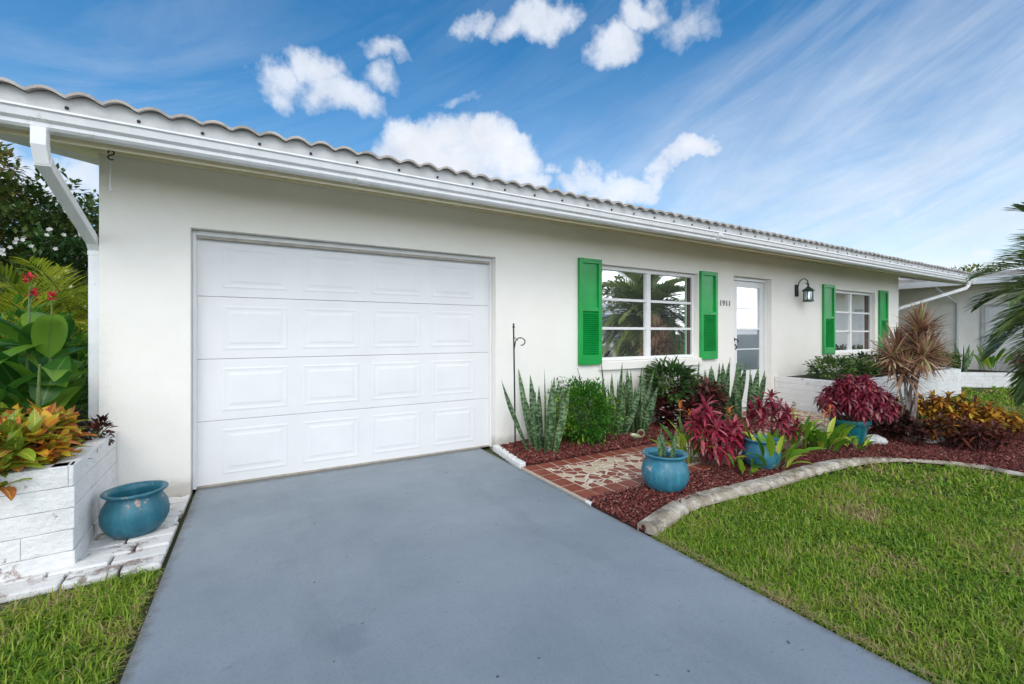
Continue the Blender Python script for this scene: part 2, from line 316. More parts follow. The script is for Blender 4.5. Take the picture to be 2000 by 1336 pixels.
# ------------------------------------------------------------------ mesh builder
ORG = {}
class MB:
    def __init__(s): s.v = []; s.f = []; s.uv = []; s.t = []
    def add(s, vs, fs, tint=.5, uvs=None):
        b = len(s.v); s.v += [tuple(v) for v in vs]; s.f += [tuple(i + b for i in f) for f in fs]
        s.uv += uvs if uvs else [(0.5, 0.5)] * len(vs)
        s.t += [tint] * len(vs); return s
    def box(s, x0, x1, y0, y1, z0, z1, tint=.5):
        vs = [(x, y, z) for z in (z0, z1) for y in (y0, y1) for x in (x0, x1)]
        return s.add(vs, [(0, 2, 3, 1), (4, 5, 7, 6), (0, 1, 5, 4), (1, 3, 7, 5), (3, 2, 6, 7), (2, 0, 4, 6)], tint)
    def obox(s, c, ax, ay, az, tint=.5):
        c = Vector(c); vs = [c + ax * i + ay * j + az * k for k in (-1, 1) for j in (-1, 1) for i in (-1, 1)]
        return s.add(vs, [(0, 2, 3, 1), (4, 5, 7, 6), (0, 1, 5, 4), (1, 3, 7, 5), (3, 2, 6, 7), (2, 0, 4, 6)], tint)
    def prism(s, pts, z0, z1):
        n = len(pts)
        vs = [(x, y, z0) for x, y in pts] + [(x, y, z1) for x, y in pts]
        fs = [tuple(range(n - 1, -1, -1)), tuple(range(n, 2 * n))] + [(i, (i + 1) % n, n + (i + 1) % n, n + i) for i in range(n)]
        return s.add(vs, fs)
    def extx(s, prof, x0, x1):          # profile in (y,z) swept along x
        n = len(prof)
        vs = [(x0, y, z) for y, z in prof] + [(x1, y, z) for y, z in prof]
        fs = [tuple(range(n)), tuple(range(2 * n - 1, n - 1, -1))] + [(i, n + i, n + (i + 1) % n, (i + 1) % n) for i in range(n)]
        return s.add(vs, fs)
    def lathe(s, c, prof, n=32, squash=1):
        vs = []; fs = []
        for r, z in prof:
            for k in range(n):
                a = 2 * pi * k / n; vs.append((c[0] + r * cos(a), c[1] + r * sin(a) * squash, c[2] + z))
        for i in range(len(prof) - 1):
            for k in range(n):
                fs.append((i * n + k, i * n + (k + 1) % n, (i + 1) * n + (k + 1) % n, (i + 1) * n + k))
        fs.append(tuple(range(n - 1, -1, -1))); m = len(prof) - 1
        fs.append(tuple(m * n + k for k in range(n)))
        return s.add(vs, fs)
    def tube(s, pts, rad, n=8, tint=.5, sq=None):
        pts = [Vector(p) for p in pts]; vs = []; fs = []
        if not isinstance(rad, (list, tuple)): rad = [rad] * len(pts)
        for i, p in enumerate(pts):
            a = pts[max(0, i - 1)]; b = pts[min(len(pts) - 1, i + 1)]
            d = (b - a).normalized()
            ref = Vector((1, 0, 0)) if abs(d.x) < .8 else Vector((0, 1, 0))
            y = d.cross(ref).normalized(); x = y.cross(d).normalized()
            for k in range(n):
                an = 2 * pi * (k + .5) / n
                rx, ry = (rad[i], rad[i]) if not sq else (sq[0], sq[1])
                vs.append(p + x * cos(an) * rx + y * sin(an) * ry)
        for i in range(len(pts) - 1):
            for k in range(n): fs.append((i * n + k, i * n + (k + 1) % n, (i + 1) * n + (k + 1) % n, (i + 1) * n + k))
        fs.append(tuple(range(n - 1, -1, -1))); m = (len(pts) - 1) * n
        fs.append(tuple(m + k for k in range(n)))
        return s.add(vs, fs, tint)
    def leaf(s, base, d, Ln, Wd, droop=.6, fold=.25, seg=4, prof='lance', roll=0, tint=.5, wave=0):
        d = Vector(d).normalized(); p = Vector(base)
        side = d.cross(Vector((0, 0, 1)))
        if side.length < .05: side = Vector((1, 0, 0))
        side.normalize()
        if roll: side = Matrix.Rotation(roll, 3, d) @ side
        vs = []; uvs = []; fs = []
        for i in range(seg + 1):
            t = i / seg
            if prof == 'lance': w = sin(pi * min(1, t * .93 + .07)) ** .8
            elif prof == 'ovate': w = sin(pi * t ** .75) ** .75 if 0 < t < 1 else 0
            elif prof == 'sword': w = (.55 + .45 * min(1, t * 3)) * (1 - max(0, (t - .55) / .45) ** 1.7)
            else: w = 1 - t * .85
            w = max(w, .03) * Wd * .5
            nrm = side.cross(d).normalized()
            q = nrm * (sin(t * 9 + tint * 20) * wave * Wd)
            vs += [p - side * w + nrm * w * fold + q, p, p + side * w + nrm * w * fold - q]
            uvs += [(0, t), (.5, t), (1, t)]
            if i < seg:
                b = i * 3; fs += [(b, b + 1, b + 4, b + 3), (b + 1, b + 2, b + 5, b + 4)]
                p = p + d * (Ln / seg)
                d = (d + Vector((0, 0, -1)) * droop / seg * 1.2).normalized()
                side = (side - d * side.dot(d)).normalized()
        return s.add(vs, fs, tint, uvs)
    def build(s, name, mat, parent=None, smooth=False, origin=None, bevel=0, kind=None):
        o3 = Vector((0, 0, 0))
        if parent is not None: o3 = ORG.get(parent, Vector((0, 0, 0)))
        elif origin is not None: o3 = Vector(origin)
        me = bpy.data.meshes.new(name)
        me.from_pydata([(v[0] - o3.x, v[1] - o3.y, v[2] - o3.z) for v in s.v], [], s.f)
        uvl = me.uv_layers.new(name='UVMap')
        li = np.empty(len(me.loops), dtype=np.int32); me.loops.foreach_get('vertex_index', li)
        ua = np.array(s.uv, dtype=np.float32)[li].ravel(); uvl.data.foreach_set('uv', ua)
        at = me.attributes.new('tint', 'FLOAT', 'POINT'); at.data.foreach_set('value', np.array(s.t, dtype=np.float32))
        if smooth: me.polygons.foreach_set('use_smooth', [True] * len(me.polygons))
        me.materials.append(mat); me.update()
        o = bpy.data.objects.new(name, me); COL.objects.link(o)
        if parent is not None: o.parent = parent; ORG[o] = o3
        else: o.location = o3; ORG[o] = o3
        if bevel:
            bv = o.modifiers.new('bevel', 'BEVEL'); bv.width = bevel; bv.segments = 2; bv.limit_method = 'ANGLE'
        if kind: o['kind'] = kind
        return o
def tag(o, label, cat, group=None):
    o['label'] = label; o['category'] = cat
    if group: o['group'] = group
    return o
def thing(name, loc, label, cat, group=None):
    o = bpy.data.objects.new(name, None); COL.objects.link(o); o.location = loc
    o.empty_display_size = .1
    ORG[o] = Vector(loc); return tag(o, label, cat, group)
def copy_tree(o, parent=None):
    c = o.copy(); COL.objects.link(c)
    if parent is not None: c.parent = parent; c.matrix_parent_inverse = o.matrix_parent_inverse.copy()
    for ch in list(o.children): copy_tree(ch, c)
    return c
def dirv(az, el): return Vector((sin(az) * cos(el), cos(az) * cos(el), sin(el)))

# ------------------------------------------------------------------ camera
cam = bpy.data.cameras.new('camera'); co = bpy.data.objects.new('camera', cam); COL.objects.link(co)
cam.sensor_width = 36; cam.lens = 36 * F / 2000; cam.clip_start = .05; cam.clip_end = 2000
cam.shift_y = -18 / 2000
co.location = (0, 0, H); co.rotation_euler = (radians(90), 0, -YAW)
S.camera = co

# ------------------------------------------------------------------ sun and sky
SUN_EL, SUN_AZ = radians(43), radians(-152)      # azimuth measured from +Y towards +X
sd = bpy.data.lights.new('sun', 'SUN'); sd.energy = .6; sd.angle = radians(28); sd.color = (1, .94, .85)
so = bpy.data.objects.new('sun', sd); COL.objects.link(so)
so.rotation_euler = (-dirv(SUN_AZ, SUN_EL)).to_track_quat('-Z', 'Y').to_euler()

W = bpy.data.worlds.new('World'); S.world = W; W.use_nodes = True
nt = W.node_tree; bg = nt.nodes['Background']
sky = nt.nodes.new('ShaderNodeTexSky'); sky.sky_type = 'NISHITA'; sky.sun_disc = False
sky.sun_elevation = SUN_EL; sky.sun_rotation = SUN_AZ
sky.air_density = 1.0; sky.dust_density = .3; sky.ozone_density = 1.4
bg.inputs[1].default_value = .08
tc = nt.nodes.new('ShaderNodeTexCoord'); vec = tc.outputs['Generated']
sep = nt.nodes.new('ShaderNodeSeparateXYZ'); L(nt, vec, sep.inputs[0])
az = math_n(nt, 'ARCTAN2', sep.outputs[0], sep.outputs[1]); el = math_n(nt, 'ARCSINE', sep.outputs[2])
n1 = noise(nt, 5.5, 6, .55, vec=vec); n2 = noise(nt, 5.5, 6, .55, vec=vec, stretch=(1.13, 1.07, .93))
nb = noise(nt, 12, 9, .66, vec=vec); nc = noise(nt, 3, 4, .5, vec=vec)
azw = math_n(nt, 'ADD', az, math_n(nt, 'MULTIPLY', math_n(nt, 'SUBTRACT', n1, .5), .30))
elw = math_n(nt, 'ADD', el, math_n(nt, 'MULTIPLY', math_n(nt, 'SUBTRACT', n2, .5), .22))
def azel(px, py):
    d = Vector(ray(px, py)).normalized(); return atan2(d.x, d.y), math.asin(d.z)
blobs = [  # centre px, py, half sizes, tilt, weight
    (1030, 45, 70, 42, 0, 1), (930, 35, 50, 22, 0, .6), (1180, 95, 75, 50, 0, 1.0), (1250, 30, 70, 45, 0, .9), (1370, 40, 70, 45, 0, .55),
    (540, 160, 60, 45, 0, .8), (620, 150, 60, 50, 0, .9), (680, 200, 80, 45, 0, .9), (760, 105, 60, 22, 0, .55), (750, 150, 50, 22, 0, .45),
    (910, 195, 45, 14, 0, .5), (850, 270, 85, 60, 0, 1.35), (950, 310, 110, 60, 0, 1.35), (860, 330, 130, 60, 0, 1.3), (1020, 350, 60, 30, 0, 1), (1240, 345, 95, 45, 0, 1.0),
    (1350, 300, 72, 38, 0, 1.1), (1170, 340, 80, 32, 0, .8), (1080, 320, 25, 20, 0, .45), (1860, 492, 50, 22, 0, 1.1), (1750, 500, 45, 16, 0, .7),
    (60, 330, 220, 70, 0, 1.0), (-150, 250, 260, 130, 0, .9), (180, 345, 60, 40, 0, 1), (1700, 395, 150, 35, 0, .5), (1420, 355, 20, 12, 0, .4)]
field = None
for (px, py, rx, ry, _, w) in blobs:
    a0, e0 = azel(px, py); ra = abs(azel(px + rx, py)[0] - a0); re = abs(azel(px, py - ry)[1] - e0)
    da = math_n(nt, 'MULTIPLY', math_n(nt, 'SUBTRACT', azw, a0), 1 / ra)
    de = math_n(nt, 'MULTIPLY', math_n(nt, 'SUBTRACT', elw, e0), 1 / re)
    q = math_n(nt, 'ADD', math_n(nt, 'MULTIPLY', da, da), math_n(nt, 'MULTIPLY', de, de))
    v = math_n(nt, 'MULTIPLY', math_n(nt, 'SUBTRACT', 1.25, q), w)
    field = v if field is None else math_n(nt, 'MAXIMUM', field, v)
field = math_n(nt, 'MAXIMUM', field, -.6)
dens = math_n(nt, 'ADD', field, math_n(nt, 'MULTIPLY', math_n(nt, 'SUBTRACT', nb, .5), 2.3))
cum = ramp(nt, dens, [(.12, 0.0), (.85, .96)]) if False else ramp(nt, math_n(nt, 'MULTIPLY', dens, .6), [(.0, 0.0), (.22, .22), (.55, .75), (.98, .97)])
# high streaky cirrus, fanned out towards the right of the house
comb = nt.nodes.new('ShaderNodeCombineXYZ')
L(nt, math_n(nt, 'ADD', math_n(nt, 'MULTIPLY', az, .90), math_n(nt, 'MULTIPLY', el, .43)), comb.inputs[0])
L(nt, math_n(nt, 'ADD', math_n(nt, 'MULTIPLY', az, -.43), math_n(nt, 'MULTIPLY', el, .90)), comb.inputs[1])
ci = noise(nt, 1, 7, .62, vec=comb.outputs[0], stretch=(1.6, 9, 1), dist=1.1)
right = ramp(nt, math_n(nt, 'SUBTRACT', math_n(nt, 'MULTIPLY', az, .62), math_n(nt, 'MULTIPLY', el, .55)), [(.20, .05), (.62, .38)])
leftz = math_n(nt, 'MULTIPLY', ramp(nt, az, [(-.05, 1.0), (.22, 0.0)]) if False else ramp(nt, math_n(nt, 'ADD', az, .5), [(.28, .16), (.60, 0.0)]), 1)
cim = ramp(nt, ci, [(.42, 0.0), (.74, 1.0)])
cir = math_n(nt, 'MULTIPLY', cim, math_n(nt, 'ADD', right, math_n(nt, 'ADD', leftz, .04)), True)
haze = math_n(nt, 'MULTIPLY', ramp(nt, el, [(.04, 1.0), (.56, 0.0)]), ramp(nt, az, [(.3, .12), (.95, .72)]), True)
hz = math_n(nt, 'MULTIPLY', haze, ramp(nt, noise(nt, 2.6, 5, .6, vec=vec, stretch=(1, 1, 3.5)), [(.3, .55), (.7, 1.15)]), True)
# broken cloud added unseen behind the viewer, extra bright to light the house front
back = ramp(nt, math_n(nt, 'MULTIPLY', sep.outputs[1], -1), [(.02, 0.0), (.35, 1.0)])
bc = math_n(nt, 'MULTIPLY', back, ramp(nt, noise(nt, 2.4, 6, .6, vec=vec), [(.40, .12), (.56, .92)]), True)
cover = math_n(nt, 'MAXIMUM', math_n(nt, 'MAXIMUM', cum, bc), math_n(nt, 'ADD', cir, math_n(nt, 'MULTIPLY', hz, 1.05), True), True)
cb = math_n(nt, 'ADD', .74, math_n(nt, 'MULTIPLY', noise(nt, 7, 5, .6, vec=vec), .50))
CL = 5.8
bright = math_n(nt, 'MULTIPLY', cb, math_n(nt, 'ADD', CL, math_n(nt, 'MULTIPLY', math_n(nt, 'MULTIPLY', back, CL * 3.2), ramp(nt, el, [(.05, 1.0), (.85, .10)]))))
vm = nt.nodes.new('ShaderNodeVectorMath'); vm.operation = 'SCALE'; vm.inputs[0].default_value = (.945, .985, 1.06); L(nt, bright, vm.inputs['Scale'])
hs = nt.nodes.new('ShaderNodeHueSaturation'); hs.inputs['Value'].default_value = 1.06; hs.inputs['Saturation'].default_value = 1.38; hs.inputs['Hue'].default_value = .494
L(nt, sky.outputs[0], hs.inputs['Color'])
mixw = mix_c(nt, cover, hs.outputs[0], vm.outputs[0])
L(nt, mixw, bg.inputs[0])

S.view_settings.view_transform = 'Standard'; S.view_settings.look = 'None'
S.view_settings.exposure = 1.06; S.view_settings.gamma = 1
S.cycles.max_bounces = 7; S.cycles.transparent_max_bounces = 6
S.cycles.use_denoising = True
if hasattr(S.cycles, 'sample_clamp_indirect'): S.cycles.sample_clamp_indirect = 8

# ------------------------------------------------------------------ ground, driveway, street
DX0, DX1 = -.455, 2.185
WY = 4.4
m = MB(); m.add([(-300, -300, -.035), (300, -300, -.035), (300, 300, -.035), (-300, 300, -.035)], [(0, 1, 2, 3)]); m.build('ground', M['ground'], kind='structure')
m = MB(); n = 40
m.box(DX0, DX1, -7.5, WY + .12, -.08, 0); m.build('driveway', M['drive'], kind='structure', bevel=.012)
m = MB(); m.box(-120, 160, -14, -7.52, -.06, -.02); m.build('street', M['asphalt'], kind='structure')

# walkway: grout bed, flagstone panel, border tiles
wk0, wk1, wkx1 = 2.68, 3.62, 7.86
m = MB(); m.prism([(2.2, wk0), (wkx1, wk0), (wkx1, 4.39), (6.3, 4.39), (6.3, wk1), (2.2, wk1)], -.03, .012)
walk = m.build('walkway', M['grout'], kind='structure')
m = MB(); m.prism([(2.37, wk0 + .165), (wkx1 - .01, wk0 + .16), (wkx1 - .01, 4.38), (6.47, 4.38), (6.47, wk1 - .165), (2.37, wk1 - .165)], .012, .0145)
m.build('flagstones', M['mosaic'], walk)
m = MB()
def tile_row(x0, y0, dx, dy, n, w, h):
    for i in range(n):
        x = x0 + dx * i; y = y0 + dy * i
        m.box(x + .002, x + w - .002, y + .002, y + h - .002, .012, .0148 + U(-.0004, .0004), R())
tile_row(2.362, wk0 + .005, .1605, 0, 34, .150, .150)
tile_row(2.362, wk1 - .155, .1605, 0, 25, .150, .150)
tile_row(2.206, wk0 + .005, 0, .1565, 6, .150, .149)
tile_row(6.305, wk1 - .155, 0, .1565, 6, .150, .149)
m.build('border_tiles', M['redtile'], walk)

# mulch beds
edge = [G(*p)[:2] for p in [(1262, 1036), (1340, 988), (1420, 965), (1500, 946), (1600, 917), (1680, 902), (1760, 899), (1850, 905), (1925, 914), (2000, 928)]]
edge += [(6.45, .6), (6.9, .05), (7.6, -.25), (8.3, -.1), (8.75, .5), (8.80, 1.2), (8.6, 1.9), (8.5, 2.7), (8.4, 3.25)]
bed_poly = [(2.2, 2.655), (2.2, edge[0][1])] + edge + [(7.9, 3.25), (7.9, 2.655)]
m = MB(); m.prism(bed_poly, -.034, .005); m.build('mulch_bed', M['mulch'], kind='structure')
bed2 = [(2.27, 3.64), (6.28, 3.64), (6.28, 4.39), (2.33, 4.39)]
m = MB(); m.prism(bed2, -.034, .012); m.build('mulch_bed', M['mulch'], kind='structure')

def in_poly(x, y, poly):
    c = np.zeros(len(x), bool); n = len(poly); j = n - 1
    for i in range(n):
        xi, yi = poly[i]; xj, yj = poly[j]
        with np.errstate(divide='ignore', invalid='ignore'):
            c ^= ((yi > y) != (yj > y)) & (x < (xj - xi) * (y - yi) / (yj - yi + 1e-12) + xi)
        j = i
    return c
def np_mesh(name, V, Fq, tint, mat, kind='stuff'):
    me = bpy.data.meshes.new(name)
    me.vertices.add(len(V)); me.vertices.foreach_set('co', V.astype(np.float32).ravel())
    k = Fq.shape[1]
    me.loops.add(Fq.size); me.loops.foreach_set('vertex_index', Fq.astype(np.int32).ravel())
    me.polygons.add(len(Fq)); me.polygons.foreach_set('loop_start', np.arange(0, Fq.size, k, dtype=np.int32))
    at = me.attributes.new('tint', 'FLOAT', 'POINT'); at.data.foreach_set('value', tint.astype(np.float32))
    me.materials.append(mat); me.update(calc_edges=True)
    o = bpy.data.objects.new(name, me); COL.objects.link(o); o['kind'] = kind
    return o
# mulch chips
def chips(poly, dens, name, z0, size=1.0):
    P = np.array(poly); x0, y0 = P.min(0); x1, y1 = P.max(0)
    n = int((x1 - x0) * (y1 - y0) * dens)
    x = rng.uniform(x0, x1, n); y = rng.uniform(y0, y1, n)
    k = in_poly(x, y, poly) & (np.hypot(x, y) < 12); x = x[k]; y = y[k]; n = len(x)
    a = rng.uniform(0, 2 * pi, n); tl = rng.normal(0, .45, n)
    l = rng.uniform(.004, .017, n) * size; w = rng.uniform(.0025, .006, n) * size; h = rng.uniform(.002, .005, n) * size
    z = z0 + rng.uniform(0, .028, n) + .012 * np.sin(x * 5) * np.sin(y * 6)
    ax = np.stack([np.cos(a) * np.cos(tl), np.sin(a) * np.cos(tl), np.sin(tl)], 1)
    ay = np.stack([-np.sin(a), np.cos(a), rng.normal(0, .3, n)], 1); azv = np.cross(ax, ay)
    c = np.stack([x, y, z], 1); V = []
    for sz in (-1, 1):
        for sy in (-1, 1):
            for sx in (-1, 1):
                V.append(c + ax * (l * sx)[:, None] + ay * (w * sy)[:, None] + azv * (h * sz)[:, None])
    V = np.stack(V, 1).reshape(-1, 3)
    q = np.array([(0, 2, 3, 1), (4, 5, 7, 6), (0, 1, 5, 4), (1, 3, 7, 5), (3, 2, 6, 7), (2, 0, 4, 6)])
    Fq = (q[None] + (np.arange(n) * 8)[:, None, None]).reshape(-1, 4)
    return np_mesh(name, V, Fq, np.repeat(rng.uniform(0, 1, n), 8), M['chips'])
tag(chips(bed_poly, 8500, 'mulch', .006), 'dark red shredded wood mulch in the front flower bed', 'mulch')
tag(chips(bed2, 5200, 'mulch', .014, 1.3), 'dark red mulch in the bed against the house wall', 'mulch')

# lawn
def blades(poly_list, excl, name, label, bands):
    Vs = []; Fs = []; Ts = []; off = 0
    for (dmin, dmax, dens, ln, wd) in bands:
        for poly in poly_list:
            P = np.array(poly); x0, y0 = np.maximum(P.min(0), [-dmax, -dmax]); x1, y1 = np.minimum(P.max(0), [dmax, dmax])
            if x1 <= x0 or y1 <= y0: continue
            n = int((x1 - x0) * (y1 - y0) * dens)
            x = rng.uniform(x0, x1, n); y = rng.uniform(y0, y1, n); d = np.hypot(x, y)
            k = (d >= dmin) & (d < dmax) & in_poly(x, y, poly)
            k &= (x * .5 + y * .866 > .9)                      # roughly what lies ahead
            for e in excl: k &= ~in_poly(x, y, e)
            x = x[k]; y = y[k]; n = len(x)
            if n == 0: continue
            pn = np.sin(x * 3.1 + 2 * np.sin(y * 2.3)) * np.sin(y * 4.1 + x)      # clumps
            a = rng.uniform(0, 2 * pi, n); lean = np.abs(rng.normal(1.0, .5, n))
            l = ln * rng.uniform(.35, 1.45, n) * (1 + .22 * pn); w = wd * rng.uniform(.7, 1.25, n)
            f = np.stack([np.cos(a), np.sin(a), np.zeros(n)], 1); s = np.stack([-np.sin(a), np.cos(a), np.zeros(n)], 1)
            tw = rng.uniform(-.5, .5, n); s[:, 2] = tw
            up = np.array([0, 0, 1.0])
            b = np.stack([x, y, np.full(n, -.03)], 1)
            def pt(t):
                hgt = l * t * np.cos(lean * t * 1.25); fw = l * t * np.sin(lean * t * 1.25)
                return b + f * fw[:, None] + up * hgt[:, None]
            W2 = (w * .5)[:, None]
            V = np.stack([pt(0) - s * W2, pt(0) + s * W2, pt(.5) + s * W2 * .9, pt(.5) - s * W2 * .9, pt(1) + s * W2 * .15, pt(1) - s * W2 * .15], 1).reshape(-1, 3)
            q = np.array([(0, 1, 2, 3), (3, 2, 4, 5)])
            Fq = (q[None] + (np.arange(n) * 6)[:, None, None]).reshape(-1, 4) + off
            t = np.clip(rng.normal(.38, .22, n) + .08 * pn + .32 * (rng.uniform(0, 1, n) > .93), 0, 1)
            Vs.append(V); Fs.append(Fq); Ts.append(np.repeat(t, 6)); off += len(V)
    o = np_mesh(name, np.concatenate(Vs), np.concatenate(Fs), np.concatenate(Ts), M['grass'])
    return tag(o, label, 'grass')
lawnR = [[(2.21, -3), (40, -3), (40, 3.0), (30, 3.6), (8.6, 3.25), (2.21, 2.1)], [(13.3, 3.2), (15.0, 3.55), (14.4, 4.6), (13.3, 4.6)]]
bed_out = [(2.2, 2.7), (2.2, edge[0][1] - .02)] + [(e[0], e[1] - .06) for e in edge[:10]] + edge[10:] + [(7.9, 3.4), (7.9, 2.7)]
bandsR = [(0, 3.3, 16000, .042, .0050), (3.3, 5.0, 9500, .043, .0068), (5, 8, 2600, .05, .012), (8, 14, 800, .05, .024), (14, 34, 200, .06, .05)]
blades(lawnR, [bed_out], 'grass', 'green lawn on the right of the driveway beside the kerbed flower bed', bandsR)
lawnL = [[(-4.5, -2), (-.49, -2), (-.49, 3.12), (-.72, 3.12), (-1.1, 3.02), (-4.5, 2.4)]]
blades(lawnL, [], 'grass', 'patch of darker grass left of the driveway below the white planter', [(0, 3.6, 14000, .050, .0056), (3.6, 7, 2500, .06, .011)])
# dry runners creeping over the driveway edge
m = MB()
for i in range(520):
    y = U(.5, 2.0); x = 2.2 + abs(random.gauss(0, .03)) - .02
    a = U(0, 2 * pi); m.leaf((x, y, .006 + U(0, .015)), (cos(a), sin(a), .15), U(.02, .07), .003, .3, .1, 3, 'x', tint=.95)
for i in range(160):
    y = U(1.6, 3.0); x = -.47 - abs(random.gauss(0, .03)) + .02
    a = U(0, 2 * pi); m.leaf((x, y, .006 + U(0, .015)), (cos(a), sin(a), .15), U(.02, .06), .003, .3, .1, 3, 'x', tint=.92)
tag(m.build('dry_grass', M['grass'], kind='stuff'), 'straw coloured grass clippings along the driveway edges', 'dry grass')

# concrete bed edging (curved, cast in segments)
def edging(pts, w, h, jitter=.0016, seg=.09):
    P = [Vector((x, y, 0)) for x, y in pts]; Q = []
    for i in range(len(P) - 1):       # catmull-rom
        a = P[max(i - 1, 0)]; b = P[i]; c = P[i + 1]; d = P[min(i + 2, len(P) - 1)]
        n = max(2, int((c - b).length / seg))
        for k in range(n):
            t = k / n
            Q.append(.5 * ((2 * b) + (c - a) * t + (2 * a - 5 * b + 4 * c - d) * t * t + (3 * b - a - 3 * c + d) * t ** 3))
    Q.append(P[-1])
    prof = [(-.5, -.3), (-.5, .72), (-.42, .95), (.12, 1.0), (.28, .86), (.5, .18), (.5, -.3)]
    m = MB(); vs = []; fs = []; npf = len(prof); k = 0
    joint = 0
    for i, q in enumerate(Q):
        d = (Q[min(i + 1, len(Q) - 1)] - Q[max(i - 1, 0)]).normalized(); s = Vector((d.y, -d.x, 0))   # toward lawn
        for (u, v) in prof:
            g = 1.0
            g = 1.0 if q.x < 4.9 else max(.5, 1 - (q.x - 4.9) * .55)
            vs.append(q + s * (u * w * g + U(-jitter, jitter)) + Vector((0, 0, v * h * g + (U(-jitter, jitter) if v > 0 else 0))))
    for i in range(len(Q) - 1):
        if i % 13 == 12 and i < len(Q) - 3:      # joint: pinch this ring
            for j in range(npf):
                o = vs[i * npf + j]; c = Q[i]; vs[i * npf + j] = c + (o - c) * .86
        for j in range(npf - 1):
            fs.append((i * npf + j, (i + 1) * npf + j, (i + 1) * npf + j + 1, i * npf + j + 1))
    fs.append(tuple(range(npf - 1, -1, -1))); fs.append(tuple((len(Q) - 1) * npf + j for j in range(npf)))
    m.add(vs, fs); return m
cm = edging([(2.215, 2.06)] + edge[1:], .135, .046, seg=.045)
tag(cm.build('garden_edging', M['curb'], smooth=False), 'low weathered concrete edging curving between red mulch and lawn', 'garden edging')

# little white bricks beside the driveway
for i in range(8):
    y = 3.66 + i * .093; x = 2.235 + i * .012
    m = MB(); m.box(x - .035, x + .04, y, y + .080, -.03, .04 + U(-.004, .004))
    o = m.build('edging_brick', M['wbrick'], origin=(x, y, 0), bevel=.008)
    tag(o, 'small white painted brick in the short row between driveway and wall bed', 'brick', 'white bricks edging the wall bed')
m = MB(); m.box(2.19, 2.36, 2.60, 2.668, -.03, .016)
tag(m.build('edging_brick', M['wbrick'], origin=(2.2, 2.6, 0), bevel=.012), 'lone white brick at the near corner of the tiled walkway', 'brick')

# left pavers
m = MB()
y = 3.14
rows = []
while y < 4.36:
    h = U(.12, .16)
    x0 = -.92 if y > 3.35 else -1.7
    x = x0 + U(-.1, 0)
    while x < -.50:
        w = U(.22, .36); x1 = min(x + w, -.475)
        if x1 - x > .05: m.box(x + .006, x1 - .006, y + .007, min(y + h, 4.39) - .007, -.035, .004 + U(-.006, .008))
        x += w
    y += h
m.build('path', M['wpaver'], kind='structure', bevel=.01)

# ------------------------------------------------------------------ house
HX0, HX1, HY1 = -1.04, 13.08, 13.0
SL = .248
def eave_z(y): return 2.54 + SL * (y - 3.75)
RY = 8.7
house = thing('house', (6, 4.4, 0), 'long single storey white stucco house with low tiled roof and green shutters', 'house')
def wall_holes(x0, x1, z0, z1, y, depth, holes):
    xs = sorted({x0, x1} | {h[i] for h in holes for i in (0, 1)}); zs = sorted({z0, z1} | {h[i] for h in holes for i in (2, 3)})
    m = MB()
    for i in range(len(xs) - 1):
        for j in range(len(zs) - 1):
            cx, cz = (xs[i] + xs[i + 1]) / 2, (zs[j] + zs[j + 1]) / 2
            if any(h[0] < cx < h[1] and h[2] < cz < h[3] for h in holes): continue
            m.add([(xs[i], y, zs[j]), (xs[i + 1], y, zs[j]), (xs[i + 1], y, zs[j + 1]), (xs[i], y, zs[j + 1])], [(0, 1, 2, 3)])
    for a, b, c, d in holes:
        m.add([(a, y, c), (b, y, c), (b, y, d), (a, y, d), (a, y + depth, c), (b, y + depth, c), (b, y + depth, d), (a, y + depth, d)],
              [(0, 4, 5, 1), (1, 5, 6, 2), (2, 6, 7, 3), (3, 7, 4, 0)])
    return m
GX0, GX1, GZ = -.483, 2.326, 2.17
HOLES = [(GX0, GX1, -.1, GZ), (3.88, 5.84, .93, 2.215), (6.74, 7.82, -.1, 2.25), (10.0, 11.86, .90, 2.19)]
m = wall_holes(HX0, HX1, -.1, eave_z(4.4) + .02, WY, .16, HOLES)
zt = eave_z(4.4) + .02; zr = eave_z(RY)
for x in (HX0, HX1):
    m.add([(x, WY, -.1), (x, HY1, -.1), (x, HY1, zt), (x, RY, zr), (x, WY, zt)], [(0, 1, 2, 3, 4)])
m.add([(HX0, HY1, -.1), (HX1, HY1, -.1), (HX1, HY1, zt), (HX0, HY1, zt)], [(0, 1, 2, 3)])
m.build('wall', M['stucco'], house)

# roof: sloped slab + barrel tiles
RX0, RX1 = -1.5, 15.2
EY = 3.75
roof = MB()
th = .185
prof = [(EY, eave_z(EY)), (RY, zr), (2 * RY - EY, eave_z(EY)), (2 * RY - EY, eave_z(EY) + th), (RY, zr + th), (EY, eave_z(EY) + th)]
roof.extx(prof, RX0, RX1)
roofo = roof.build('roof', M['eave'], house)
# rake boards
for x0, x1 in ((RX0 - .03, RX0 - .002), (RX1 + .002, RX1 + .03)):
    m = MB(); m.extx([(EY - .02, eave_z(EY) - .06), (RY, zr - .06), (2 * RY - EY, eave_z(EY) - .06), (2 * RY - EY, eave_z(EY) + .17), (RY, zr + .17), (EY - .02, eave_z(EY) + .17)], x0, x1)
    m.build('rake_board', M['white'], roofo)
# soffit ledger lines
m = MB(); m.box(RX0 + .01, RX1 - .01, EY + .03, EY + .07, eave_z(EY) - .03, eave_z(EY) + .005)
m.build('eave_trim', M['eave'], roofo); m = MB()
m.box(HX0, HX1, WY - .03, WY - .002, eave_z(4.4) - .045, eave_z(4.4) - .008)
m.build('eave_trim', M['eave'], roofo)
